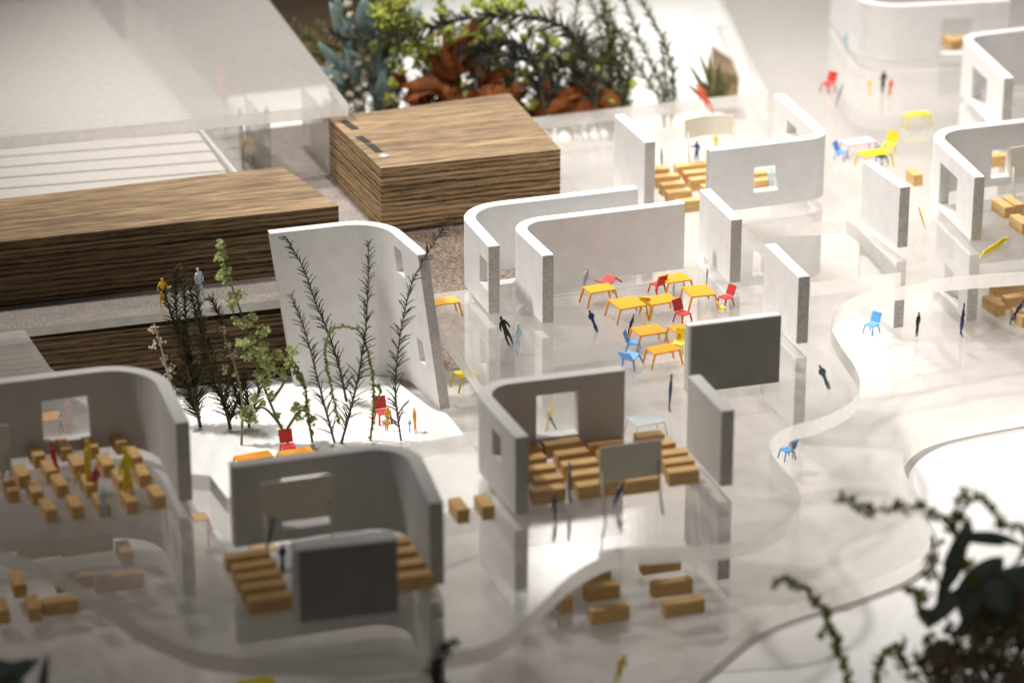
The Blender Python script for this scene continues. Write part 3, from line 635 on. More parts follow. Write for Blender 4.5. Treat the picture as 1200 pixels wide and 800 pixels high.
# ================================================================== TABLES AND CHAIRS (etched sheet furniture)
def table_parts(w, d, h, top_m):
    mb = MB(); mb.box((0, 0, h), (w, d, 0.065)); a = mesh_of('tabletop', mb.v, mb.f, M[top_m])
    legs = []
    for sx in (-1, 1):
        for sy in (-1, 1):
            mb = MB(); p = Vector((sx * (w / 2 - 0.02), sy * (d / 2 - 0.04), h)); q = Vector((sx * (w / 2 + 0.13), sy * (d / 2 - 0.02), 0))
            mb.tube([p - Vector((sx * .05, 0, -0.0)), p * 0.97 + q * 0.03 - Vector((0, 0, .06)), q], 0.06, 0.045, 6); legs.append(mesh_of('leg', mb.v, mb.f, M[top_m], None, True))
    return a, legs
TB = {}
def table(cx, cy, z, col, label, rz=0.0, w=1.22, d=0.78, h=0.72, group='small etched tables'):
    """cx, cy: middle of the table top as seen"""
    k = (col, w, d, h)
    if k not in TB: TB[k] = table_parts(w, d, h, col)
    p = at(cx, cy, z + h); o = empty('small_table', (p.x, p.y, z + 0.004), R(rz))
    link('tabletop', TB[k][0], o)
    for me in TB[k][1]: link('leg', me, o)
    return tag(o, label, 'table', group)
def chair_parts(c):
    mt = M[c]; P = []
    mb = MB(); mb.box((0, 0, 0.42), (0.5, 0.46, 0.045)); P.append(('seat', mesh_of('seat', mb.v, mb.f, mt)))
    mb = MB(); mb.box((0, 0.34, 0.70), (0.5, 0.045, 0.5), Matrix.Rotation(R(-22), 3, 'X')); P.append(('backrest', mesh_of('backrest', mb.v, mb.f, mt)))
    for sx in (-1, 1):
        for sy in (-1, 1):
            mb = MB(); mb.tube([(sx * 0.22, sy * 0.2, 0.42), (sx * 0.27, sy * 0.30, 0)], 0.038, 0.034, 6); P.append(('leg', mesh_of('leg', mb.v, mb.f, mt, None, True)))
    return P
CB = {}
def chair(px_, py_, z, col, label, rz=0.0, tilt=(0, 0), sc=1.0, lift=0.0):
    """px_, py_: middle of the seat's foot on the floor"""
    if col not in CB: CB[col] = chair_parts(col)
    p = at(px_, py_, z); o = empty('small_chair', (p.x, p.y, z + 0.004 + lift)); o.rotation_euler = (R(tilt[0]), R(tilt[1]), R(rz)); o.scale = (sc,) * 3
    for nme, me in CB[col]: link(nme, me, o)
    return tag(o, label, 'chair', 'small etched chairs')
for cx, cy, rz, t, w, d in [(702, 338, 6, 'orange table nearest the left bent wall, in front of the fallen red chair', 1.3, 0.9), (735, 355, 6, 'orange table left of a touching pair, behind the navy figure', 1.35, 1.3), (774, 351, 6, 'orange table right of a touching pair, beside the grey standing figure', 1.35, 1.05),
        (791, 326, 5, 'orange table farthest back beside an upright red chair', 1.25, 1.05), (819, 341, -2, 'orange table farthest right, beside a small red chair', 1.2, 1.35), (760, 387, 4, 'orange table behind the blue chair, front of the group', 1.3, 1.05), (777, 409, 8, 'orange table nearest the viewer, right of the blue chair', 1.3, 0.85), (802, 385, 8, 'orange table half hidden behind the shade-grey wall', 1.2, 1.0)]:
    table(cx, cy, Z2, 'orange', t, rz, w, d)
table(1025, 179, Z2, 'yellow', 'bright yellow table in front of the pink table', 6, 1.6, 0.85); table(1006, 166, Z2, 'pink', 'pale pink table behind the bright yellow table', 6, 1.7, 0.9); table(1075, 134, Z2, 'yellow', 'bright yellow table standing alone farther back near the right', 8, 1.35, 0.6)
table(521, 353, Z2, 'amber', 'orange table on the clear floor right of the leaning wall', 4, 1.2, 0.8); table(297, 535, 1.0, 'orange', 'orange table just behind the front classroom wall, left of two', 6, 1.6, 0.7); table(347, 530, 1.0, 'orange', 'orange table behind the front classroom wall with a red chair at it', 6, 1.5, 0.7)
table(483, 546, Z1, 'amber', 'orange table seen through the floor by the corner of the front classroom', 10, 1.0, 0.8); table(757, 492, Z1, 'paleblue', 'pale blue table seen through the clear floor behind the seat blocks', 4, 1.4, 1.1); table(546, 438, Z1, 'yellow', 'yellow table on the lower floor under the cut floor edge', 8, 0.9, 0.9)
table(52, 489, 1.0, 'orange', 'orange table seen through the window of the left classroom', 4, 1.5, 0.9); table(308, 640, Z1, 'amber', 'dull orange table on the lower floor by the front classroom', 4, 1.0, 0.7); table(232, 606, Z1, 'amber', 'dull yellow table on the lower floor between two classrooms', 4, 0.8, 0.7)
table(300, 800, Z1, 'yellow', 'yellow table below the floor edge at the bottom of the picture', 4, 1.4, 0.7)
chair(718, 338, Z2, 'red', 'red chair tipped over in front of the bent wall', 118, (-38, 0), 1.15, 0.12); chair(770, 343, Z2, 'red', 'upright red chair at the left of the farthest orange table', 200, (0, 0), 1.05); chair(850, 358, Z2, 'red', 'small red chair facing left at the right end of the orange tables', -70, (0, 0), 1.0); chair(800, 378, Z2, 'red', 'red chair with its back showing above the shade-grey wall corner', 20, (0, 0), 1.1)
chair(741, 429, Z2, 'blue', 'light blue chair tipped back in front of the orange tables', 130, (-18, 0), 1.2, 0.05); chair(742, 411, Z2, 'blue', 'blue chair just behind the tipped light blue chair', 60, (0, 0), 1.0); chair(1021, 390, Z1, 'blue', 'light blue chair on the lower floor inside the wavy edge', -60, (0, 0), 1.05); chair(986, 187, Z2, 'blue', 'light blue chair half hidden behind the rounded back wall', 40); chair(922, 537, Z1, 'blue', 'dark blue chair below the inner corner of the wavy edge', -80)
chair(757, 366, Z2, 'yellow', 'mustard chair between the two touching orange tables', 150, (0, 0), 1.0); chair(796, 411, Z2, 'yellow', 'mustard chair beside the shade-grey wall, at the nearest table', -40, (8, 0), 1.0); chair(1040, 180, Z2, 'yellow', 'yellow chair on the far side of the bright yellow table', -45, (0, 8), 1.2); chair(970, 108, Z2, 'red', 'blurred red chair on the far floor at the upper right', -60, (0, 0), 1.15); chair(1033, 192, Z2, 'blue', 'blue chair under the front edge of the bright yellow table', 20, (0, 0), 0.9)
chair(449, 494, 1.0, 'red', 'red chair on the courtyard card beside a yellow figure', 5, (0, 0), 1.15); chair(338, 535, 1.0, 'red', 'red chair behind the wall top of the front classroom', 0, (0, 0), 1.2); chair(846, 366, Z2, 'yellow', 'small yellow chair at the shade-grey wall top, right of the tables', 90, (0, 0), 0.6)

# ================================================================== FIGURES (etched flat scale figures)
def figure_mesh(pose):
    """one continuous body: joints skinned into a single surface, flattened front to back like an etched figure"""
    P = {'hip': (0, 0, .50), 'chest': (0, 0, .70), 'neck': (0, 0, .83), 'chin': (0, -.01, .87), 'head': (0, -.01, .93), 'crown': (0, 0, .985)}
    st, la, ra, leg = pose
    P['ls'] = (-.10, 0, .79); P['rs'] = (.10, 0, .79)
    P['le'] = (-.15 - la[0], la[1], .64); P['lh'] = (-.15 - la[2], la[3], .50 + la[4])
    P['re'] = (.15 + ra[0], ra[1], .64); P['rh'] = (.15 + ra[2], ra[3], .50 + ra[4])
    P['lk'] = (-.06 - st * .5, leg, .27); P['lf'] = (-.07 - st, -leg, .03); P['lt'] = (-.08 - st, -leg - .08, .015)
    P['rk'] = (.06 + st * .5, -leg, .27); P['rf'] = (.07 + st, leg, .03); P['rt'] = (.08 + st, leg - .08, .015)
    E_ = [('hip', 'chest'), ('chest', 'neck'), ('neck', 'chin'), ('chin', 'head'), ('head', 'crown'), ('chest', 'ls'), ('ls', 'le'), ('le', 'lh'), ('chest', 'rs'), ('rs', 're'), ('re', 'rh'), ('hip', 'lk'), ('lk', 'lf'), ('lf', 'lt'), ('hip', 'rk'), ('rk', 'rf'), ('rf', 'rt')]
    Rr = {'hip': .085, 'chest': .10, 'neck': .04, 'chin': .05, 'head': .068, 'crown': .045, 'ls': .055, 'rs': .055, 'le': .042, 're': .042, 'lh': .03, 'rh': .03, 'lk': .052, 'rk': .052, 'lf': .033, 'rf': .033, 'lt': .025, 'rt': .025}
    ks = list(P); me = bpy.data.meshes.new('figure'); me.from_pydata([P[k] for k in ks], [(ks.index(a), ks.index(b)) for a, b in E_], [])
    o = bpy.data.objects.new('tmp', me); COL.objects.link(o)
    sk = o.modifiers.new('skin', 'SKIN'); me_ = o.data
    for i, k in enumerate(ks):
        d = me_.skin_vertices[0].data[i]; d.radius = (Rr[k], Rr[k]); d.use_root = (k == 'hip')
    sb = o.modifiers.new('sub', 'SUBSURF'); sb.levels = 1; sb.render_levels = 1
    dg = bpy.context.evaluated_depsgraph_get(); out = bpy.data.meshes.new_from_object(o.evaluated_get(dg))
    bpy.data.objects.remove(o)
    out.transform(Matrix.Diagonal((0.85, 0.5, 1, 1))); out.materials.clear(); out.materials.append(M['ink'])
    out.polygons.foreach_set('use_smooth', [True] * len(out.polygons)); out.name = 'figure'; return out
FM = [figure_mesh((0.0, (0, 0, -.02, -.03, 0), (0, 0, -.02, -.03, 0), 0.0)), figure_mesh((0.02, (.0, .05, .0, .1, .02), (.02, -.05, .02, -.12, .02), .07)), figure_mesh((0.03, (.02, 0, .0, 0, 0), (.06, -.03, .22, -.05, .22), .03)), figure_mesh((-0.03, (-.03, 0, -.08, -.06, .16), (-.03, 0, -.08, -.06, .16), .0))]
def figure(foot, head, z, col, label, pose=0, rz=0.0, flat=False):
    """foot, head: where the figure's feet and crown are seen; it stands on level z and leans sideways as seen"""
    b = at(*foot, z); tip = at(*head, z + 0.12) if flat else vert(*head, b); v = tip - b; ht = v.length
    o = link('figure', FM[pose]); o.location = b + Vector((0, 0, 0.1 if flat else 0.0))
    q = Vector((0, 0, 1)).rotation_difference(v.normalized()).to_matrix().to_4x4()
    o.rotation_euler = (q @ Matrix.Rotation(R(rz) - YAW, 4, 'Z')).to_euler(); o.scale = (ht,) * 3
    o.material_slots[0].link = 'OBJECT'; o.material_slots[0].material = M[col]
    return tag(o, label, 'figure', 'small scale figures')
for a in [((700, 389), (690, 363), Z2, 'navy', 'dark blue figure with bowed head standing left of the orange tables', 3, 20), ((682, 345), (689, 312), Z2, 'grey', 'pale grey figure standing behind the leftmost orange table', 0, 60), ((790, 351), (789, 328), Z2, 'grey', 'pale grey slim figure between the middle and farthest orange tables', 0, 75),
        ((828, 334), (829, 315), Z2, 'steel', 'slate blue figure with round belly by the rough-ended wall', 3, 70), ((736, 393), (743, 367), Z2, 'ink', 'black figure under the edge of the left touching orange table', 1, 75), ((755, 381), (757, 360), Z2, 'yellow', 'yellow slim figure standing at the corner of the touching tables', 0, 80),
        ((599, 404), (586, 370), Z2, 'ink', 'black walking figure in front of the twin bent walls', 1, 30), ((606, 415), (607, 378), Z2, 'paleblue', 'pale blue figure on the floor right of the black walking figure', 1, 60), ((784, 481), (787, 437), Z2, 'navy', 'dark blue tall slim figure left of the shade-grey wall, behind the seats', 0, 85),
        ((972, 456), (960, 427), Z2, 'steel', 'dark slate figure with raised arms on the tongue of the upper floor', 3, 0), ((1074, 394), (1077, 365), Z1, 'ink', 'dark grey figure alone on the lower floor right of the blue chair', 0, 50), ((1126, 393), (1130, 354), Z1, 'navy', 'dark blue tall figure on the lower floor left of the lower right wall', 1, 80),
        ((1183, 379), (1201, 350), Z1, 'navy', 'dark blue figure leaning against a tan block at the right edge', 1, 60), ((1084, 267), (1076, 242), Z2, 'yellow', 'yellow slim figure leaning between two white walls on the right', 0, 80), ((836, 132), (815, 98), Z2, 'coral', 'orange-red figure leaning far left at the back edge of the floor', 1, 60),
        ((816, 189), (817, 165), Z2, 'navy', 'dark blue figure holding out an arm under the curved beige board', 2, 160), ((840, 176), (838, 157), Z2, 'yellow', 'yellow figure under the right end of the curved beige board', 0, 0), ((776, 197), (775, 174), Z2, 'ink', 'dark thin figure behind the seats by the back upright wall', 0, 80),
        ((904, 226), (904, 196), Z2, 'paleblue', 'pale blue figure seen through the square window at the back', 0, 0), ((806, 219), (799, 200), Z2, 'red', 'thin red figure among the seat blocks of the back classroom', 0, 85), ((1034, 109), (1036, 82), Z2, 'ink', 'black figure on the far floor below the overexposed wall', 1, 40),
        ((1042, 113), (1045, 91), Z2, 'coral', 'orange-red figure beside the black one on the far floor', 0, 30), ((1019, 111), (1019, 93), Z2, 'yellow', 'yellow figure on the far floor left of the black one', 3, 0), ((979, 125), (988, 98), Z2, 'steel', 'grey thin leaning figure next to the blurred red chair', 0, 85), ((993, 62), (990, 36), Z2, 'paleblue', 'blue and white blurred figure by the rounded corner of the overexposed wall', 0, 30),
        ((453, 504), (455, 476), 1.0, 'amber', 'yellow figure in front of the courtyard red chair', 3, 10), ((487, 506), (485, 477), 1.0, 'amber', 'orange slim figure at the right on the courtyard card', 0, 70), ((480, 507), (480, 491), 1.0, 'paleblue', 'pale blue crouching figure on the courtyard card', 3, 0),
        ((84, 499), (78, 466), 1.0, 'red', 'dark red figure seen through the window of the left classroom', 3, 20), ((72, 507), (70, 484), 1.0, 'ink', 'black figure seen through the window of the left classroom', 1, 20), ((152, 590), (146, 522), Z2, 'yellow', 'tall yellow figure among the right-hand seats of the left classroom', 1, 60), ((104, 577), (102, 513), Z2, 'yellow', 'yellow figure in the middle of the left classroom seats', 0, 75),
        ((85, 573), (93, 551), Z2, 'yellow', 'short yellow leaning figure in the left classroom', 1, 70), ((112, 578), (112, 545), Z2, 'red', 'red figure beside the middle yellow figure of the left classroom', 0, 30), ((70, 560), (58, 516), Z2, 'red', 'thin red figure leaning between the left classroom seats', 0, 80), ((121, 606), (121, 570), Z2, 'paleblue', 'dull blue figure in the left classroom aisle', 0, 0), ((2, 565), (4, 547), Z2, 'red', 'dark red blurred shape of a figure at the left picture edge', 3, 0),
        ((191, 359), (190, 325), Z2, 'amber', 'yellow figure pointing on the terrace edge above the dark conifers', 2, 0), ((237, 350), (231, 313), Z2, 'paleblue', 'pale blue figure on the terrace edge right of the yellow one', 0, 40), ((929, 537), (927, 508), Z1, 'amber', 'yellow thin figure under the inner corner of the wavy edge', 0, 85), ((719, 593), (732, 561), Z2, 'navy', 'dark blue leaning figure in front of the beige board of the middle classroom', 1, 70), ((651, 608), (649, 578), Z2, 'navy', 'dark blue blurred figure at the front left of the middle classroom', 1, 70), ((668, 588), (667, 540), Z2, 'steel', 'grey-blue slim figure among the left seats of the middle classroom', 0, 80),
        ((310, 652), (322, 606), Z2, 'steel', 'dark grey leaning figure left of the beige front board', 0, 75), ((331, 672), (331, 636), Z2, 'navy', 'dark blue blurred figure at the left edge of the dark front board', 3, 20), ((245, 640), (244, 610), Z1, 'red', 'thin dull red figure on the lower floor left of the front classroom', 0, 80), ((722, 800), (732, 765), Z1, 'yellow', 'yellow blurred figure on the lower floor at the bottom edge', 1, 30),
        ((640, 503), (648, 470), Z2, 'yellow', 'thin yellow figure seen through the large window of the middle classroom', 0, 80), ((652, 503), (641, 482), Z2, 'steel', 'grey thin figure seen through the large window of the middle classroom', 0, 80), ((293, 158), (292, 138), Z2, 'coral', 'red blurred figure behind the clear partition under the roof sheet', 0, 20), ((262, 120), (255, 75), Z2, 'coral', 'faded red leaning figure seen through the roof sheet', 0, 60), ((265, 130), (263, 103), Z2, 'yellow', 'faded yellow figure seen through the roof sheet', 0, 30), ((284, 186), (287, 160), Z2, 'yellow', 'yellow figure behind the clear partition, below the red one', 0, 60), ((313, 152), (312, 124), Z2, 'navy', 'dark blue figure behind the corner of the roof sheet', 1, 20), ((209, 76), (205, 52), Z2, 'steel', 'dark figure seen dimly through the roof sheet', 0, 40), ((289, 32), (287, 10), Z2, 'navy', 'dark blue smudged figure seen through the far part of the roof sheet', 0, 30)]:
    figure(a[0], a[1], a[2], a[3], a[4], a[5], a[6])
figure((1149, 301), (1182, 281), Z2, 'yellow', 'bright yellow slim figure lying slantwise at the front of the right-hand room', 0, 82, True)

# ================================================================== PLANTS
def curve3(pxs, base, jit=0.0, n=8):
    """stem points: seen outline laid into the upright plane through the plant's foot, with depth wobble"""
    pts = [vert(x, y, base) for x, y in pxs]
    d = 0.0
    for i in range(1, len(pts)): d += random.uniform(-jit, jit); pts[i] = pts[i] + fwdg * d
    return catmull(pts, n)
def spiky(name, label, foot, z, lines, nl, gap, fol, stem='stem', r=0.06, group=None, cat='plant', jit=0.25, droop=0.35, nw=0.07):
    """a stem with needles all round, shorter towards the tip"""
    base = at(*foot, z); o = empty(name, base); fm = MB(); sm = MB()
    for ln in lines:
        c = curve3(ln, base, jit); L_ = 0.0
        sm.tube([p - base for p in c], r, r * 0.35, 6)
        tot = sum((c[i + 1] - c[i]).length for i in range(len(c) - 1)); acc = 0.0; nxt = tot * 0.06
        for i in range(len(c) - 1):
            sg = c[i + 1] - c[i]; l_ = sg.length
            while nxt < acc + l_:
                p = c[i] + sg * ((nxt - acc) / l_); t = nxt / tot; ax = sg.normalized()
                for _ in range(2):
                    a = random.uniform(0, 6.283); n1 = ax.orthogonal().normalized(); sd = Matrix.Rotation(a, 3, ax) @ n1
                    tip = p + (sd * (1 - droop) + ax * 0.55).normalized() * nl * random.uniform(0.7, 1.15) * (1 - 0.55 * t)
                    md = (p + tip) / 2 + ax * nl * 0.06
                    fm.tube([p - base, md - base, tip - base], nw * 0.5, nw * 0.28, 3)
                nxt += gap * random.uniform(0.8, 1.2)
            acc += l_
    f_ = fm.build('needles', L[fol], o); f_['kind'] = 'stuff'; sm.build('stem', L[stem], o, smooth=True)
    return tag(o, label, cat, group)
def clustered(name, label, foot, z, lines, clusters, fol, stem='gstem', r=0.06, cr=0.28, pr=0.10, per=22, group=None, cat='plant', jit=0.3):
    """a stem with knobbly clusters of tiny buds; clusters: seen centre and size factor"""
    base = at(*foot, z); o = empty(name, base)
    sm = MB()
    for ln in lines: sm.tube([p - base for p in curve3(ln, base, jit * 0.4)], r, r * 0.5, 6)
    sm.build('stem', L[stem], o, smooth=True)
    for (x, y, k) in clusters:
        c = vert(x, y, base) + fwdg * random.uniform(-jit, jit); mb = MB()
        for _ in range(int(per * k * k)):
            d = Vector((random.gauss(0, 1), random.gauss(0, 1), random.gauss(0, 1))).normalized() * cr * k * random.uniform(0.3, 1.0)
            mb.blob(d, pr * random.uniform(0.7, 1.25))
        mb.build('flower_cluster', L[fol], o, c - base)
    return tag(o, label, cat, group)
def leafy(name, label, foot, z, lines, leaves, fol, stem='stem', r=0.07, group=None, cat='plant', jit=0.3, cup=0.12):
    """a stem with separate broad leaves; leaves: seen base, seen tip, half width in cm, depth of tip"""
    base = at(*foot, z); o = empty(name, base)
    if lines:
        sm = MB()
        for ln in lines: sm.tube([p - base for p in curve3(ln, base, jit * 0.3)], r, r * 0.6, 6)
        sm.build('stem', L[stem], o, smooth=True)
    for (a, b, w, dp) in leaves:
        A = vert(*a, base) + fwdg * random.uniform(-jit, jit); B_ = vert(*b, base) + fwdg * dp
        mb = MB(); nrm = (-fwd + Vector((random.uniform(-.5, .5), random.uniform(-.5, .5), random.uniform(0, .9)))).normalized()
        mb.leaf((0, 0, 0), B_ - A, nrm, w, cup * random.uniform(-0.6, 1.3), 0, 7); lf = mb.build('leaf', L[fol], o, A - base, smooth=True)
        sd = lf.modifiers.new('thickness', 'SOLIDIFY'); sd.thickness = 0.03
    return tag(o, label, cat, group)
def beaded(name, label, foot, z, lines, fol, stem='gstem', ls=0.22, gap=0.2, r=0.045, group=None, cat='plant', jit=0.2):
    """thin stems set with many tiny round leaves"""
    base = at(*foot, z); o = empty(name, base); sm = MB(); fm = MB()
    for ln in lines:
        c = curve3(ln, base, jit); sm.tube([p - base for p in c], r, r * 0.6, 5); acc = 0
        for i in range(len(c) - 1):
            sg = c[i + 1] - c[i]; acc += sg.length
            while acc > gap:
                acc -= gap; p = c[i + 1]
                for _ in range(2):
                    d = Vector((random.gauss(0, 1), random.gauss(0, 1), random.gauss(0, 1))).normalized()
                    fm.leaf(p - base, p - base + d * ls * random.uniform(.7, 1.3), d.orthogonal(), ls * 0.38, 0.2, 0, 3)
                if random.random() < 0.6: fm.blob(p - base + Vector((random.uniform(-1, 1), random.uniform(-1, 1), random.uniform(-1, 1))) * ls * .3, ls * 0.36)
    sm.build('stem', L[stem], o, smooth=True); f_ = fm.build('small_leaves', L[fol], o); f_['kind'] = 'stuff'
    return tag(o, label, cat, group)
ZC = 1.0
# --- courtyard sprigs
g = 'sprigs standing in the courtyard'
spiky('fern_sprig', 'dark fern sprig arching right past the leaning wall towards the bent walls', (470, 516), ZC, [[(470, 516), (464, 470), (464, 440), (468, 400), (478, 350), (494, 310), (526, 258)]], 0.85, 0.21, 'fern', 'stem', 0.05, g)
spiky('fern_sprig', 'upright dark fern sprig in the middle, tip before the leaning wall', (400, 519), ZC, [[(400, 519), (411, 480), (420, 440), (428, 390), (431, 340), (432, 284)]], 0.9, 0.17, 'fern', 'stem', 0.06, g, nw=0.06)
spiky('fern_sprig', 'dark fern sprig slanting up left to the top of the leaning wall', (414, 470), ZC + 0.0, [[(406, 470), (398, 430), (386, 390), (370, 350), (356, 310), (335, 273)]], 0.8, 0.15, 'fern', 'stem', 0.06, g, nw=0.06)
spiky('fern_sprig', 'thinner dark fern sprig leaning left between green stems', (392, 518), ZC, [[(392, 518), (382, 480), (372, 440), (360, 395), (342, 343)]], 0.85, 0.2, 'fern', 'stem', 0.06, g, nw=0.06)
spiky('conifer_sprig', 'bushy brown-green conifer sprig at the left below the yellow figure', (235, 500), ZC, [[(235, 500), (225, 450), (213, 400), (205, 350), (206, 315)], [(232, 480), (222, 430), (205, 390), (191, 340)], [(228, 460), (240, 420), (232, 370), (222, 330)], [(234, 490), (215, 450), (196, 420)], [(225, 440), (218, 380), (214, 335)]], 0.85, 0.1, 'conifer', 'stem', 0.08, g)
spiky('conifer_sprig', 'dark conifer sprig behind the beige flower stalk, right of the bushy one', (270, 502), ZC, [[(270, 502), (262, 470), (248, 420), (238, 380), (232, 335)], [(268, 495), (280, 465), (290, 440)], [(268, 490), (256, 460), (248, 445)], [(262, 470), (270, 430), (262, 385), (246, 350)]], 0.85, 0.1, 'conifer', 'stem', 0.08, g)
spiky('conifer_sprig', 'short dark conifer tuft between the beige stalk and the light green stem', (292, 500), ZC, [[(292, 500), (290, 475), (285, 440)], [(292, 496), (300, 470), (303, 450)], [(290, 490), (275, 460), (272, 440)]], 0.7, 0.08, 'conifer', 'stem', 0.07, g)
clustered('dried_flower', 'cream dried flower stalk at the left edge of the conifers', (216, 500), ZC, [[(216, 500), (200, 450), (190, 410), (181, 378)]], [(181, 384, .8), (187, 402, .9), (179, 408, .6), (193, 422, .8), (200, 430, .9), (196, 445, .7), (206, 455, .6)], 'cream', 'cream', 0.07, 0.34, 0.08, 18, g)
clustered('dried_flower', 'greyish dried flower stalk with knobbly heads left of the light green stem', (283, 521), ZC, [[(283, 521), (284, 470), (276, 430), (262, 388)]], [(261, 388, .9), (267, 402, .8), (272, 420, 1.0), (263, 436, .8), (276, 440, .7)], 'dried', 'dried', 0.06, 0.26, 0.07, 18, g)
clustered('flower_stem', 'tall light green stem with fluffy bud clusters in front of the wooden block', (338, 520), ZC, [[(338, 520), (325, 490), (312, 460), (300, 425), (285, 375), (270, 330), (260, 282)], [(318, 470), (335, 445), (342, 418)], [(330, 500), (308, 478), (284, 490)], [(335, 505), (352, 482), (366, 490)]],
    [(259, 283, .8), (260, 297, .9), (255, 305, .7), (263, 316, .9), (258, 325, .7), (268, 330, .8), (274, 347, 1.0), (282, 346, .8), (272, 362, .6), (268, 352, .7), (288, 376, 1.0), (276, 376, .8), (296, 372, .7), (292, 396, 1.1), (282, 404, .9), (308, 390, 1.0), (310, 402, .8), (300, 414, 1.2), (288, 420, .8), (312, 424, 1.2), (318, 432, 1.1), (305, 440, 1.0), (326, 420, .9), (342, 412, 1.0), (338, 424, .9), (332, 436, .8), (298, 468, .8), (290, 480, .9), (284, 488, .9), (308, 476, .7), (296, 490, .8), (318, 462, .8), (314, 448, .9), (325, 488, .6), (330, 505, .6), (348, 478, .9), (358, 484, .9), (366, 494, .8), (350, 488, .6)], 'pale', 'gstem', 0.07, 0.33, 0.085, 34, g)
beaded('leaf_string', 'olive green stem of tiny leaves bending over between the dark fern sprigs', (434, 516), ZC, [[(434, 516), (438, 470), (435, 430), (424, 390), (405, 380), (388, 385), (382, 410), (388, 450), (398, 490)], [(436, 450), (446, 455), (440, 470)]], 'olive', 'gstem', 0.2, 0.15, 0.05, g)
beaded('leaf_string', 'short olive green leaf stem right of the light green flower stem', (366, 518), ZC, [[(366, 518), (360, 480), (358, 455), (345, 425)], [(358, 455), (350, 440), (338, 418)]], 'olive', 'gstem', 0.22, 0.15, 0.06, g)

# --- bouquet behind the square wooden block
g = 'plants of the bouquet behind the wooden block'
BF = lambda x: (x, 202)
BN = lambda x: (x, 212)
tl = []
for a, b, w in [((425, 110), (372, 52), .55), ((420, 90), (396, 20), .5), ((415, 70), (392, -6), .6), ((410, 100), (366, 75), .5), ((440, 90), (445, 30), .55), ((430, 60), (428, -10), .7), ((435, 110), (460, 70), .55), ((420, 120), (390, 95), .5), ((445, 125), (478, 95), .5), ((412, 60), (386, 5), .45), ((470, 40), (495, 8), .5), ((440, 128), (455, 100), .5), ((450, 120), (448, 80), .5), ((418, 95), (405, 55), .7)]:
    tl.append((a, b, w * 0.95, random.uniform(-.8, .8)))
leafy('eucalyptus', 'blue-green broad leaves at the left of the bouquet by the roof corner', BN(425), Z0, [[(428, 150), (425, 110), (412, 60), (395, 10)], [(440, 150), (450, 100), (485, 20)]], tl, 'teal', 'gstem', 0.09, g)
cl = [(455, 8, 1.6), (470, 15, 1.6), (448, 22, 1.4), (462, 30, 1.4), (478, 35, 1.1), (440, 12, 1.2), (485, 24, 1.0), (452, -4, 1.5), (472, -5, 1.6), (466, 48, .8), (463, 62, .7), (461, 78, .7), (460, 95, .8), (458, 110, .8), (456, 120, .7), (470, 66, .7), (472, 80, .6), (498, 26, .8)]
clustered('lime_flower', 'bright lime flower spray at the upper left of the bouquet', BN(460), Z0, [[(460, 140), (460, 90), (465, 50), (462, 0)]], cl, 'lime', 'gstem', .07, .46, .13, 36, g, jit=0.6)
cl = [(485, 48, 1.1), (495, 55, 1.1), (505, 46, 1.0), (490, 66, 1.0), (500, 72, 1.0), (510, 60, .9), (480, 58, .9), (478, 50, .9), (505, 80, .7), (488, 80, .8), (516, 12, 1.0), (520, 22, .9), (514, 0, 1.0), (526, 34, .8)]
clustered('lime_flower', 'lime flower spray in the middle of the bouquet above the rust leaves', BN(500), Z0, [[(503, 140), (500, 90), (500, 50)], [(503, 120), (512, 60), (518, 5)]], cl, 'lime', 'gstem', .07, .42, .13, 34, g, jit=0.6)
cl = [(560, 5, 1.2), (572, 12, 1.3), (585, 6, 1.3), (598, 12, 1.2), (566, 24, .9), (592, 22, .8), (610, 6, 1.0), (548, 40, .9), (560, 42, 1.0), (573, 46, 1.0), (585, 38, 1.0), (566, 52, .8), (580, 55, .7), (600, 34, .8), (636, 42, .9), (646, 50, .9), (652, 52, .7), (632, 55, .7), (640, 66, .6), (612, 84, 1.0), (624, 88, .9), (618, 95, .8), (585, 80, .7), (626, 118, .8), (545, 16, .7), (690, 60, .6), (742, 100, .7), (633, 75, .6)]
clustered('lime_flower', 'lime flower spray on the right half of the bouquet with scattered heads', BN(600), Z0, [[(600, 140), (595, 90), (580, 40), (575, 0)], [(600, 130), (620, 90), (642, 45)], [(600, 110), (570, 60), (552, 40)]], cl, 'lime', 'gstem', .06, .40, .125, 32, g, jit=0.6)
cl = [(418, 72, .8), (411, 80, .8), (405, 90, .9), (415, 96, .9), (425, 84, .8), (432, 66, .8), (440, 60, .9), (437, 72, .8), (420, 104, .8), (410, 108, .8), (428, 110, .7), (386, 78, .8), (388, 88, .6), (407, 6, .9), (412, 14, .8), (437, 18, .8), (434, 32, .7), (424, 35, .8), (416, 34, .7), (446, 34, .7), (438, 88, .7), (444, 106, .6), (418, 116, .6), (474, 112, .8), (482, 116, .7), (430, 94, .7)]
clustered('cream_flower', 'cream white small flowers at the left front of the bouquet', BN(418), Z0, [[(424, 140), (415, 95), (410, 70)], [(424, 130), (438, 70), (434, 20)], [(424, 120), (400, 90), (386, 78)]], cl, 'cream', 'stem', .05, .26, .10, 18, g, jit=0.7)
rl = []
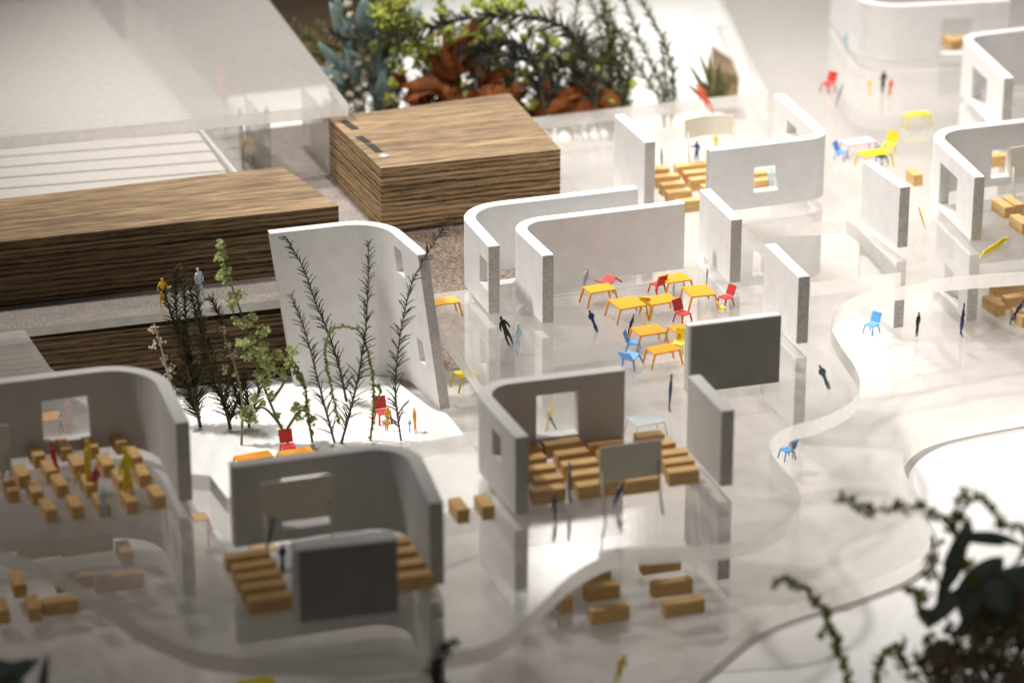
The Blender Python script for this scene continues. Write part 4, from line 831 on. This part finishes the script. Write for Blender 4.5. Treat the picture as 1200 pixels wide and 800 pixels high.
for a, b, w in [((530, 98), (468, 100), .45), ((535, 90), (500, 62), .5), ((520, 110), (475, 118), .5), ((545, 100), (495, 108), .5), ((530, 80), (520, 30), .45), ((532, 75), (560, 20), .55), ((538, 85), (515, 55), .4), ((545, 105), (590, 95), .5), ((550, 112), (610, 108), .55), ((560, 115), (605, 120), .5), ((555, 95), (575, 80), .5), ((540, 112), (520, 128), .6), ((575, 110), (560, 84), .5), ((560, 100), (600, 86), .45), ((640, 128), (700, 110), .55), ((655, 122), (708, 128), .6), ((622, 132), (668, 118), .5), ((640, 118), (642, 88), .3), ((688, 118), (696, 84), .45), ((690, 128), (720, 124), .4), ((530, 92), (575, 48), .5), ((550, 90), (596, 46), .4), ((500, 120), (486, 104), .4), ((585, 118), (620, 128), .5)]:
    rl.append((a, b, w, random.uniform(-.7, .5)))
leafy('rust_foliage', 'rust orange curled leaves in the middle of the bouquet just behind the wooden block', BN(545), Z0, [[(548, 150), (540, 110), (530, 80)], [(590, 150), (640, 125), (690, 120)]], rl, 'rust', 'stem', 0.08, g, cup=0.25)
spiky('dark_frond', 'long charcoal spiky frond arching left across the bouquet', (690, 219), Z0, [[(700, 150), (690, 80), (668, 38), (620, 20), (560, 22), (500, 34), (440, 46), (385, 42)]], 1.4, 0.2, 'ash', 'stem', .11, g, jit=0.1, droop=0.3, nw=0.17)
spiky('dark_frond', 'short charcoal frond hanging over the rust leaves', (620, 218), Z0, [[(640, 140), (625, 70), (600, 50), (570, 55), (540, 62)], [(625, 75), (590, 62), (562, 80), (555, 100)]], 1.4, 0.2, 'ash', 'stem', .11, g, jit=0.1, droop=0.2, nw=0.2)
spiky('wispy_bush', 'olive dark wispy bush at the right of the bouquet', BF(690), Z0, [[(690, 150), (680, 100), (672, 50), (676, -10)], [(690, 140), (700, 90), (705, 40), (690, -10)], [(695, 140), (712, 100), (715, 60), (708, 0)], [(690, 130), (665, 90), (648, 40), (655, -10)], [(690, 120), (676, 80), (690, 30), (720, 10)], [(692, 140), (725, 110), (738, 130)], [(680, 140), (655, 110), (640, 95)], [(700, 140), (722, 120), (728, 90)]], 1.1, 0.10, 'wisp', 'stem', .06, g, jit=0.7, droop=0.25, nw=0.06)
cl = [(640, 20, .8), (652, 12, .8), (645, 70, .9), (660, 75, .9), (655, 88, .8), (670, 92, .7), (646, 82, .7), (668, 106, .7), (650, 104, .8), (676, 96, .5), (724, 105, .7), (732, 112, .6), (660, 66, .7)]
clustered('dried_flower', 'tan dried flower tuft inside the olive wispy bush', BF(655), Z0, [[(665, 140), (655, 90), (645, 20)]], cl, 'cream', 'stem', .05, .3, .08, 22, g, jit=0.5)
spiky('grass_stalk', 'feathery green stalk right of the bouquet, nearest the wispy bush', BF(770), Z0, [[(778, 150), (770, 112), (745, 75), (722, 35), (705, 0)]], 0.85, 0.1, 'wisp', 'gstem', .06, g, nw=0.08)
spiky('grass_stalk', 'thin brownish stalk right of the bouquet, middle one', BF(772), Z0, [[(780, 150), (776, 105), (755, 60), (738, 20), (730, -10)]], 0.85, 0.1, 'wisp', 'stem', .06, g, nw=0.08)
spiky('grass_stalk', 'olive curved stalk right of the bouquet, outermost one', BF(780), Z0, [[(786, 150), (789, 95), (779, 50), (762, 20), (748, -10)], [(785, 120), (778, 80), (776, 50)]], 0.85, 0.1, 'wisp', 'gstem', .06, g, nw=0.08)
for t_, x0, x1, n_ in (('left', 380, 470, 9), ('middle', 450, 590, 18), ('right', 570, 725, 26)):
    ln = []
    for _ in range(n_):
        xa = random.uniform(x0, x1); ln.append([(xa, 165), (xa + random.uniform(-12, 12), 125), (xa + random.uniform(-25, 25), random.uniform(70, 100)), (xa + random.uniform(-45, 45), random.uniform(15, 70))])
    spiky('wispy_bush', 'dark olive feathery foliage filling the %s of the bouquet low down' % t_, BF((x0 + x1) / 2), Z0, ln, 1.0, 0.11, 'wisp', 'stem', .05, g, jit=0.6, droop=0.25, nw=0.1)
cl = [(random.uniform(385, 470), random.uniform(110, 150), random.uniform(.7, 1.0)) for _ in range(12)]
clustered('cream_flower', 'cream small flowers low behind the left corner of the wooden block', BN(430), Z0, [[(430, 170), (425, 120)]], cl, 'cream', 'stem', .05, .26, .10, 18, g, jit=0.7)
cl = [(random.uniform(480, 720), random.uniform(60, 145), random.uniform(.5, .9)) for _ in range(34)] + [(random.uniform(440, 660), random.uniform(-5, 60), random.uniform(.8, 1.3)) for _ in range(26)]
clustered('lime_flower', 'scattered lime buds low along the whole bouquet', BN(610), Z0, [[(610, 170), (600, 110)]], cl, 'lime', 'gstem', .05, .28, .11, 20, g, jit=0.9)
rl = []
for _ in range(26):
    xa = random.uniform(475, 610); ya = random.uniform(95, 140); rl.append(((xa, ya), (xa + random.uniform(-38, 38), ya + random.uniform(-28, 8)), random.uniform(.35, .6), random.uniform(-.8, .3)))
for _ in range(9):
    xa = random.uniform(620, 700); ya = random.uniform(115, 140); rl.append(((xa, ya), (xa + random.uniform(-35, 35), ya + random.uniform(-14, 8)), random.uniform(.35, .55), random.uniform(-.8, .3)))
leafy('rust_foliage', 'lower rust brown leaves peeping over the back edge of the wooden block', BN(548), Z0, [[(548, 165), (545, 130)]], rl, 'rust', 'stem', .07, g, cup=.25)
leafy('spiky_plant', 'grey-green spiky plant beyond the back floor edge, before a small wooden block', (838, 193), Z0, [], [((840, 130), (x, y), .17, random.uniform(-.8, .8)) for x, y in [(812, 82), (806, 72), (818, 60), (828, 78), (836, 84), (846, 84), (852, 90), (858, 84), (864, 88), (824, 92), (804, 94), (844, 74), (832, 66)]], 'wisp', 'gstem', .05, None)
timber('wooden_block', 'small blurred wooden block on edge behind the spiky plant at the back', [(836, 80), (866, 92), (858, 70), (834, 52)], 2.6, Z0 + 0.01)

# --- dark plant nearest the camera at the lower right
NB = (1150, 900); g = 'plants at the lower right corner'
beaded('leaf_string', 'olive stems of tiny leaves reaching left at the lower right, out of focus', NB, Z0, [[(1160, 740), (1130, 650), (1100, 600), (1062, 590), (1020, 596), (985, 578)], [(1115, 625), (1122, 595), (1135, 575)], [(1118, 615), (1140, 585), (1160, 592), (1168, 610)], [(1168, 610), (1190, 618), (1215, 632)], [(1085, 720), (1070, 690), (1063, 684)], [(1000, 830), (985, 770), (968, 720), (945, 690), (925, 676), (905, 677)], [(985, 755), (975, 742), (962, 745)], [(1030, 830), (1028, 790), (1040, 760), (1060, 752)], [(1020, 830), (1024, 800), (1030, 765)], [(1120, 830), (1060, 780), (1060, 750)], [(1190, 660), (1205, 640), (1215, 625)]], 'bead', 'gstem', 0.36, 0.17, .06, g)
dl = []
for a, b, w in [((1120, 630), (1180, 645), .45), ((1130, 625), (1205, 650), .4), ((1105, 660), (1140, 618), .55), ((1100, 715), (1118, 655), .45), ((1085, 735), (1150, 690), .6), ((1130, 730), (1165, 680), .8), ((1120, 700), (1180, 665), 1.1), ((1150, 720), (1205, 670), 1.2), ((1140, 690), (1200, 700), 1.0), ((1110, 690), (1130, 640), .6), ((1160, 750), (1210, 720), 1.1), ((1170, 690), (1215, 655), .9), ((1120, 740), (1175, 725), .9)]:
    dl.append((a, b, w * 0.62, random.uniform(-.3, 1.2)))
leafy('eucalyptus', 'dark blue-green curled leaves at the lower right corner, out of focus', NB, Z0, [[(1170, 860), (1150, 740), (1125, 650)]], dl, 'dusk', 'stem', .1, g, cup=0.3)
cl = []
for _ in range(130):
    x = random.uniform(1090, 1215); y = random.uniform(690, 830)
    if y < 690 + (1200 - x) * 0.6: continue
    cl.append((x, y, random.uniform(.8, 1.3)))
cl += [(1100, 640, .7), (1094, 660, .8), (1090, 680, .9), (1084, 700, .8), (1080, 715, .8), (1088, 730, .8), (1160, 680, .7), (1165, 700, .7), (1155, 690, .6), (1100, 750, .9), (1115, 745, .9), (1088, 760, .7), (1085, 780, .8), (1195, 690, .9), (1200, 720, 1.1)]
clustered('dried_flower', 'brown dried flower mass filling the lower right corner, blurred', NB, Z0, [[(1150, 860), (1120, 760), (1092, 650)], [(1180, 860), (1200, 700)]], cl, 'dried', 'stem', .07, .42, .10, 30, g, jit=0.6)
spiky('wispy_bush', 'dark olive wisps at the very bottom of the lower right corner', NB, Z0, [[(1100, 860), (1090, 800), (1070, 770)], [(1130, 860), (1140, 790), (1120, 750)], [(1180, 860), (1190, 790), (1205, 740)], [(1150, 860), (1160, 800), (1180, 765)]], 0.9, 0.09, 'wisp', 'stem', .06, g, nw=0.07)
# --- dark leaves poking in at the bottom edge
leafy('dark_sprig', 'dark blurred leaves poking in at the lower left corner', (20, 960), Z0, [[(20, 860), (15, 800)]], [((-10, 815), (45, 775), .5, .2), ((0, 800), (30, 815), .5, .1), ((50, 820), (56, 765), .2, 0), ((-20, 790), (20, 780), .4, 0)], 'dusk', 'stem', .07)
clustered('dried_flower', 'dark blurred flower head at the bottom edge below the front classroom', (518, 960), Z0, [[(514, 860), (516, 770)]], [(512, 772, 1.0), (522, 760, .9), (508, 786, 1.0), (530, 752, .7), (516, 795, 1.0)], 'conifer', 'stem', .06, .34, .10, 26)
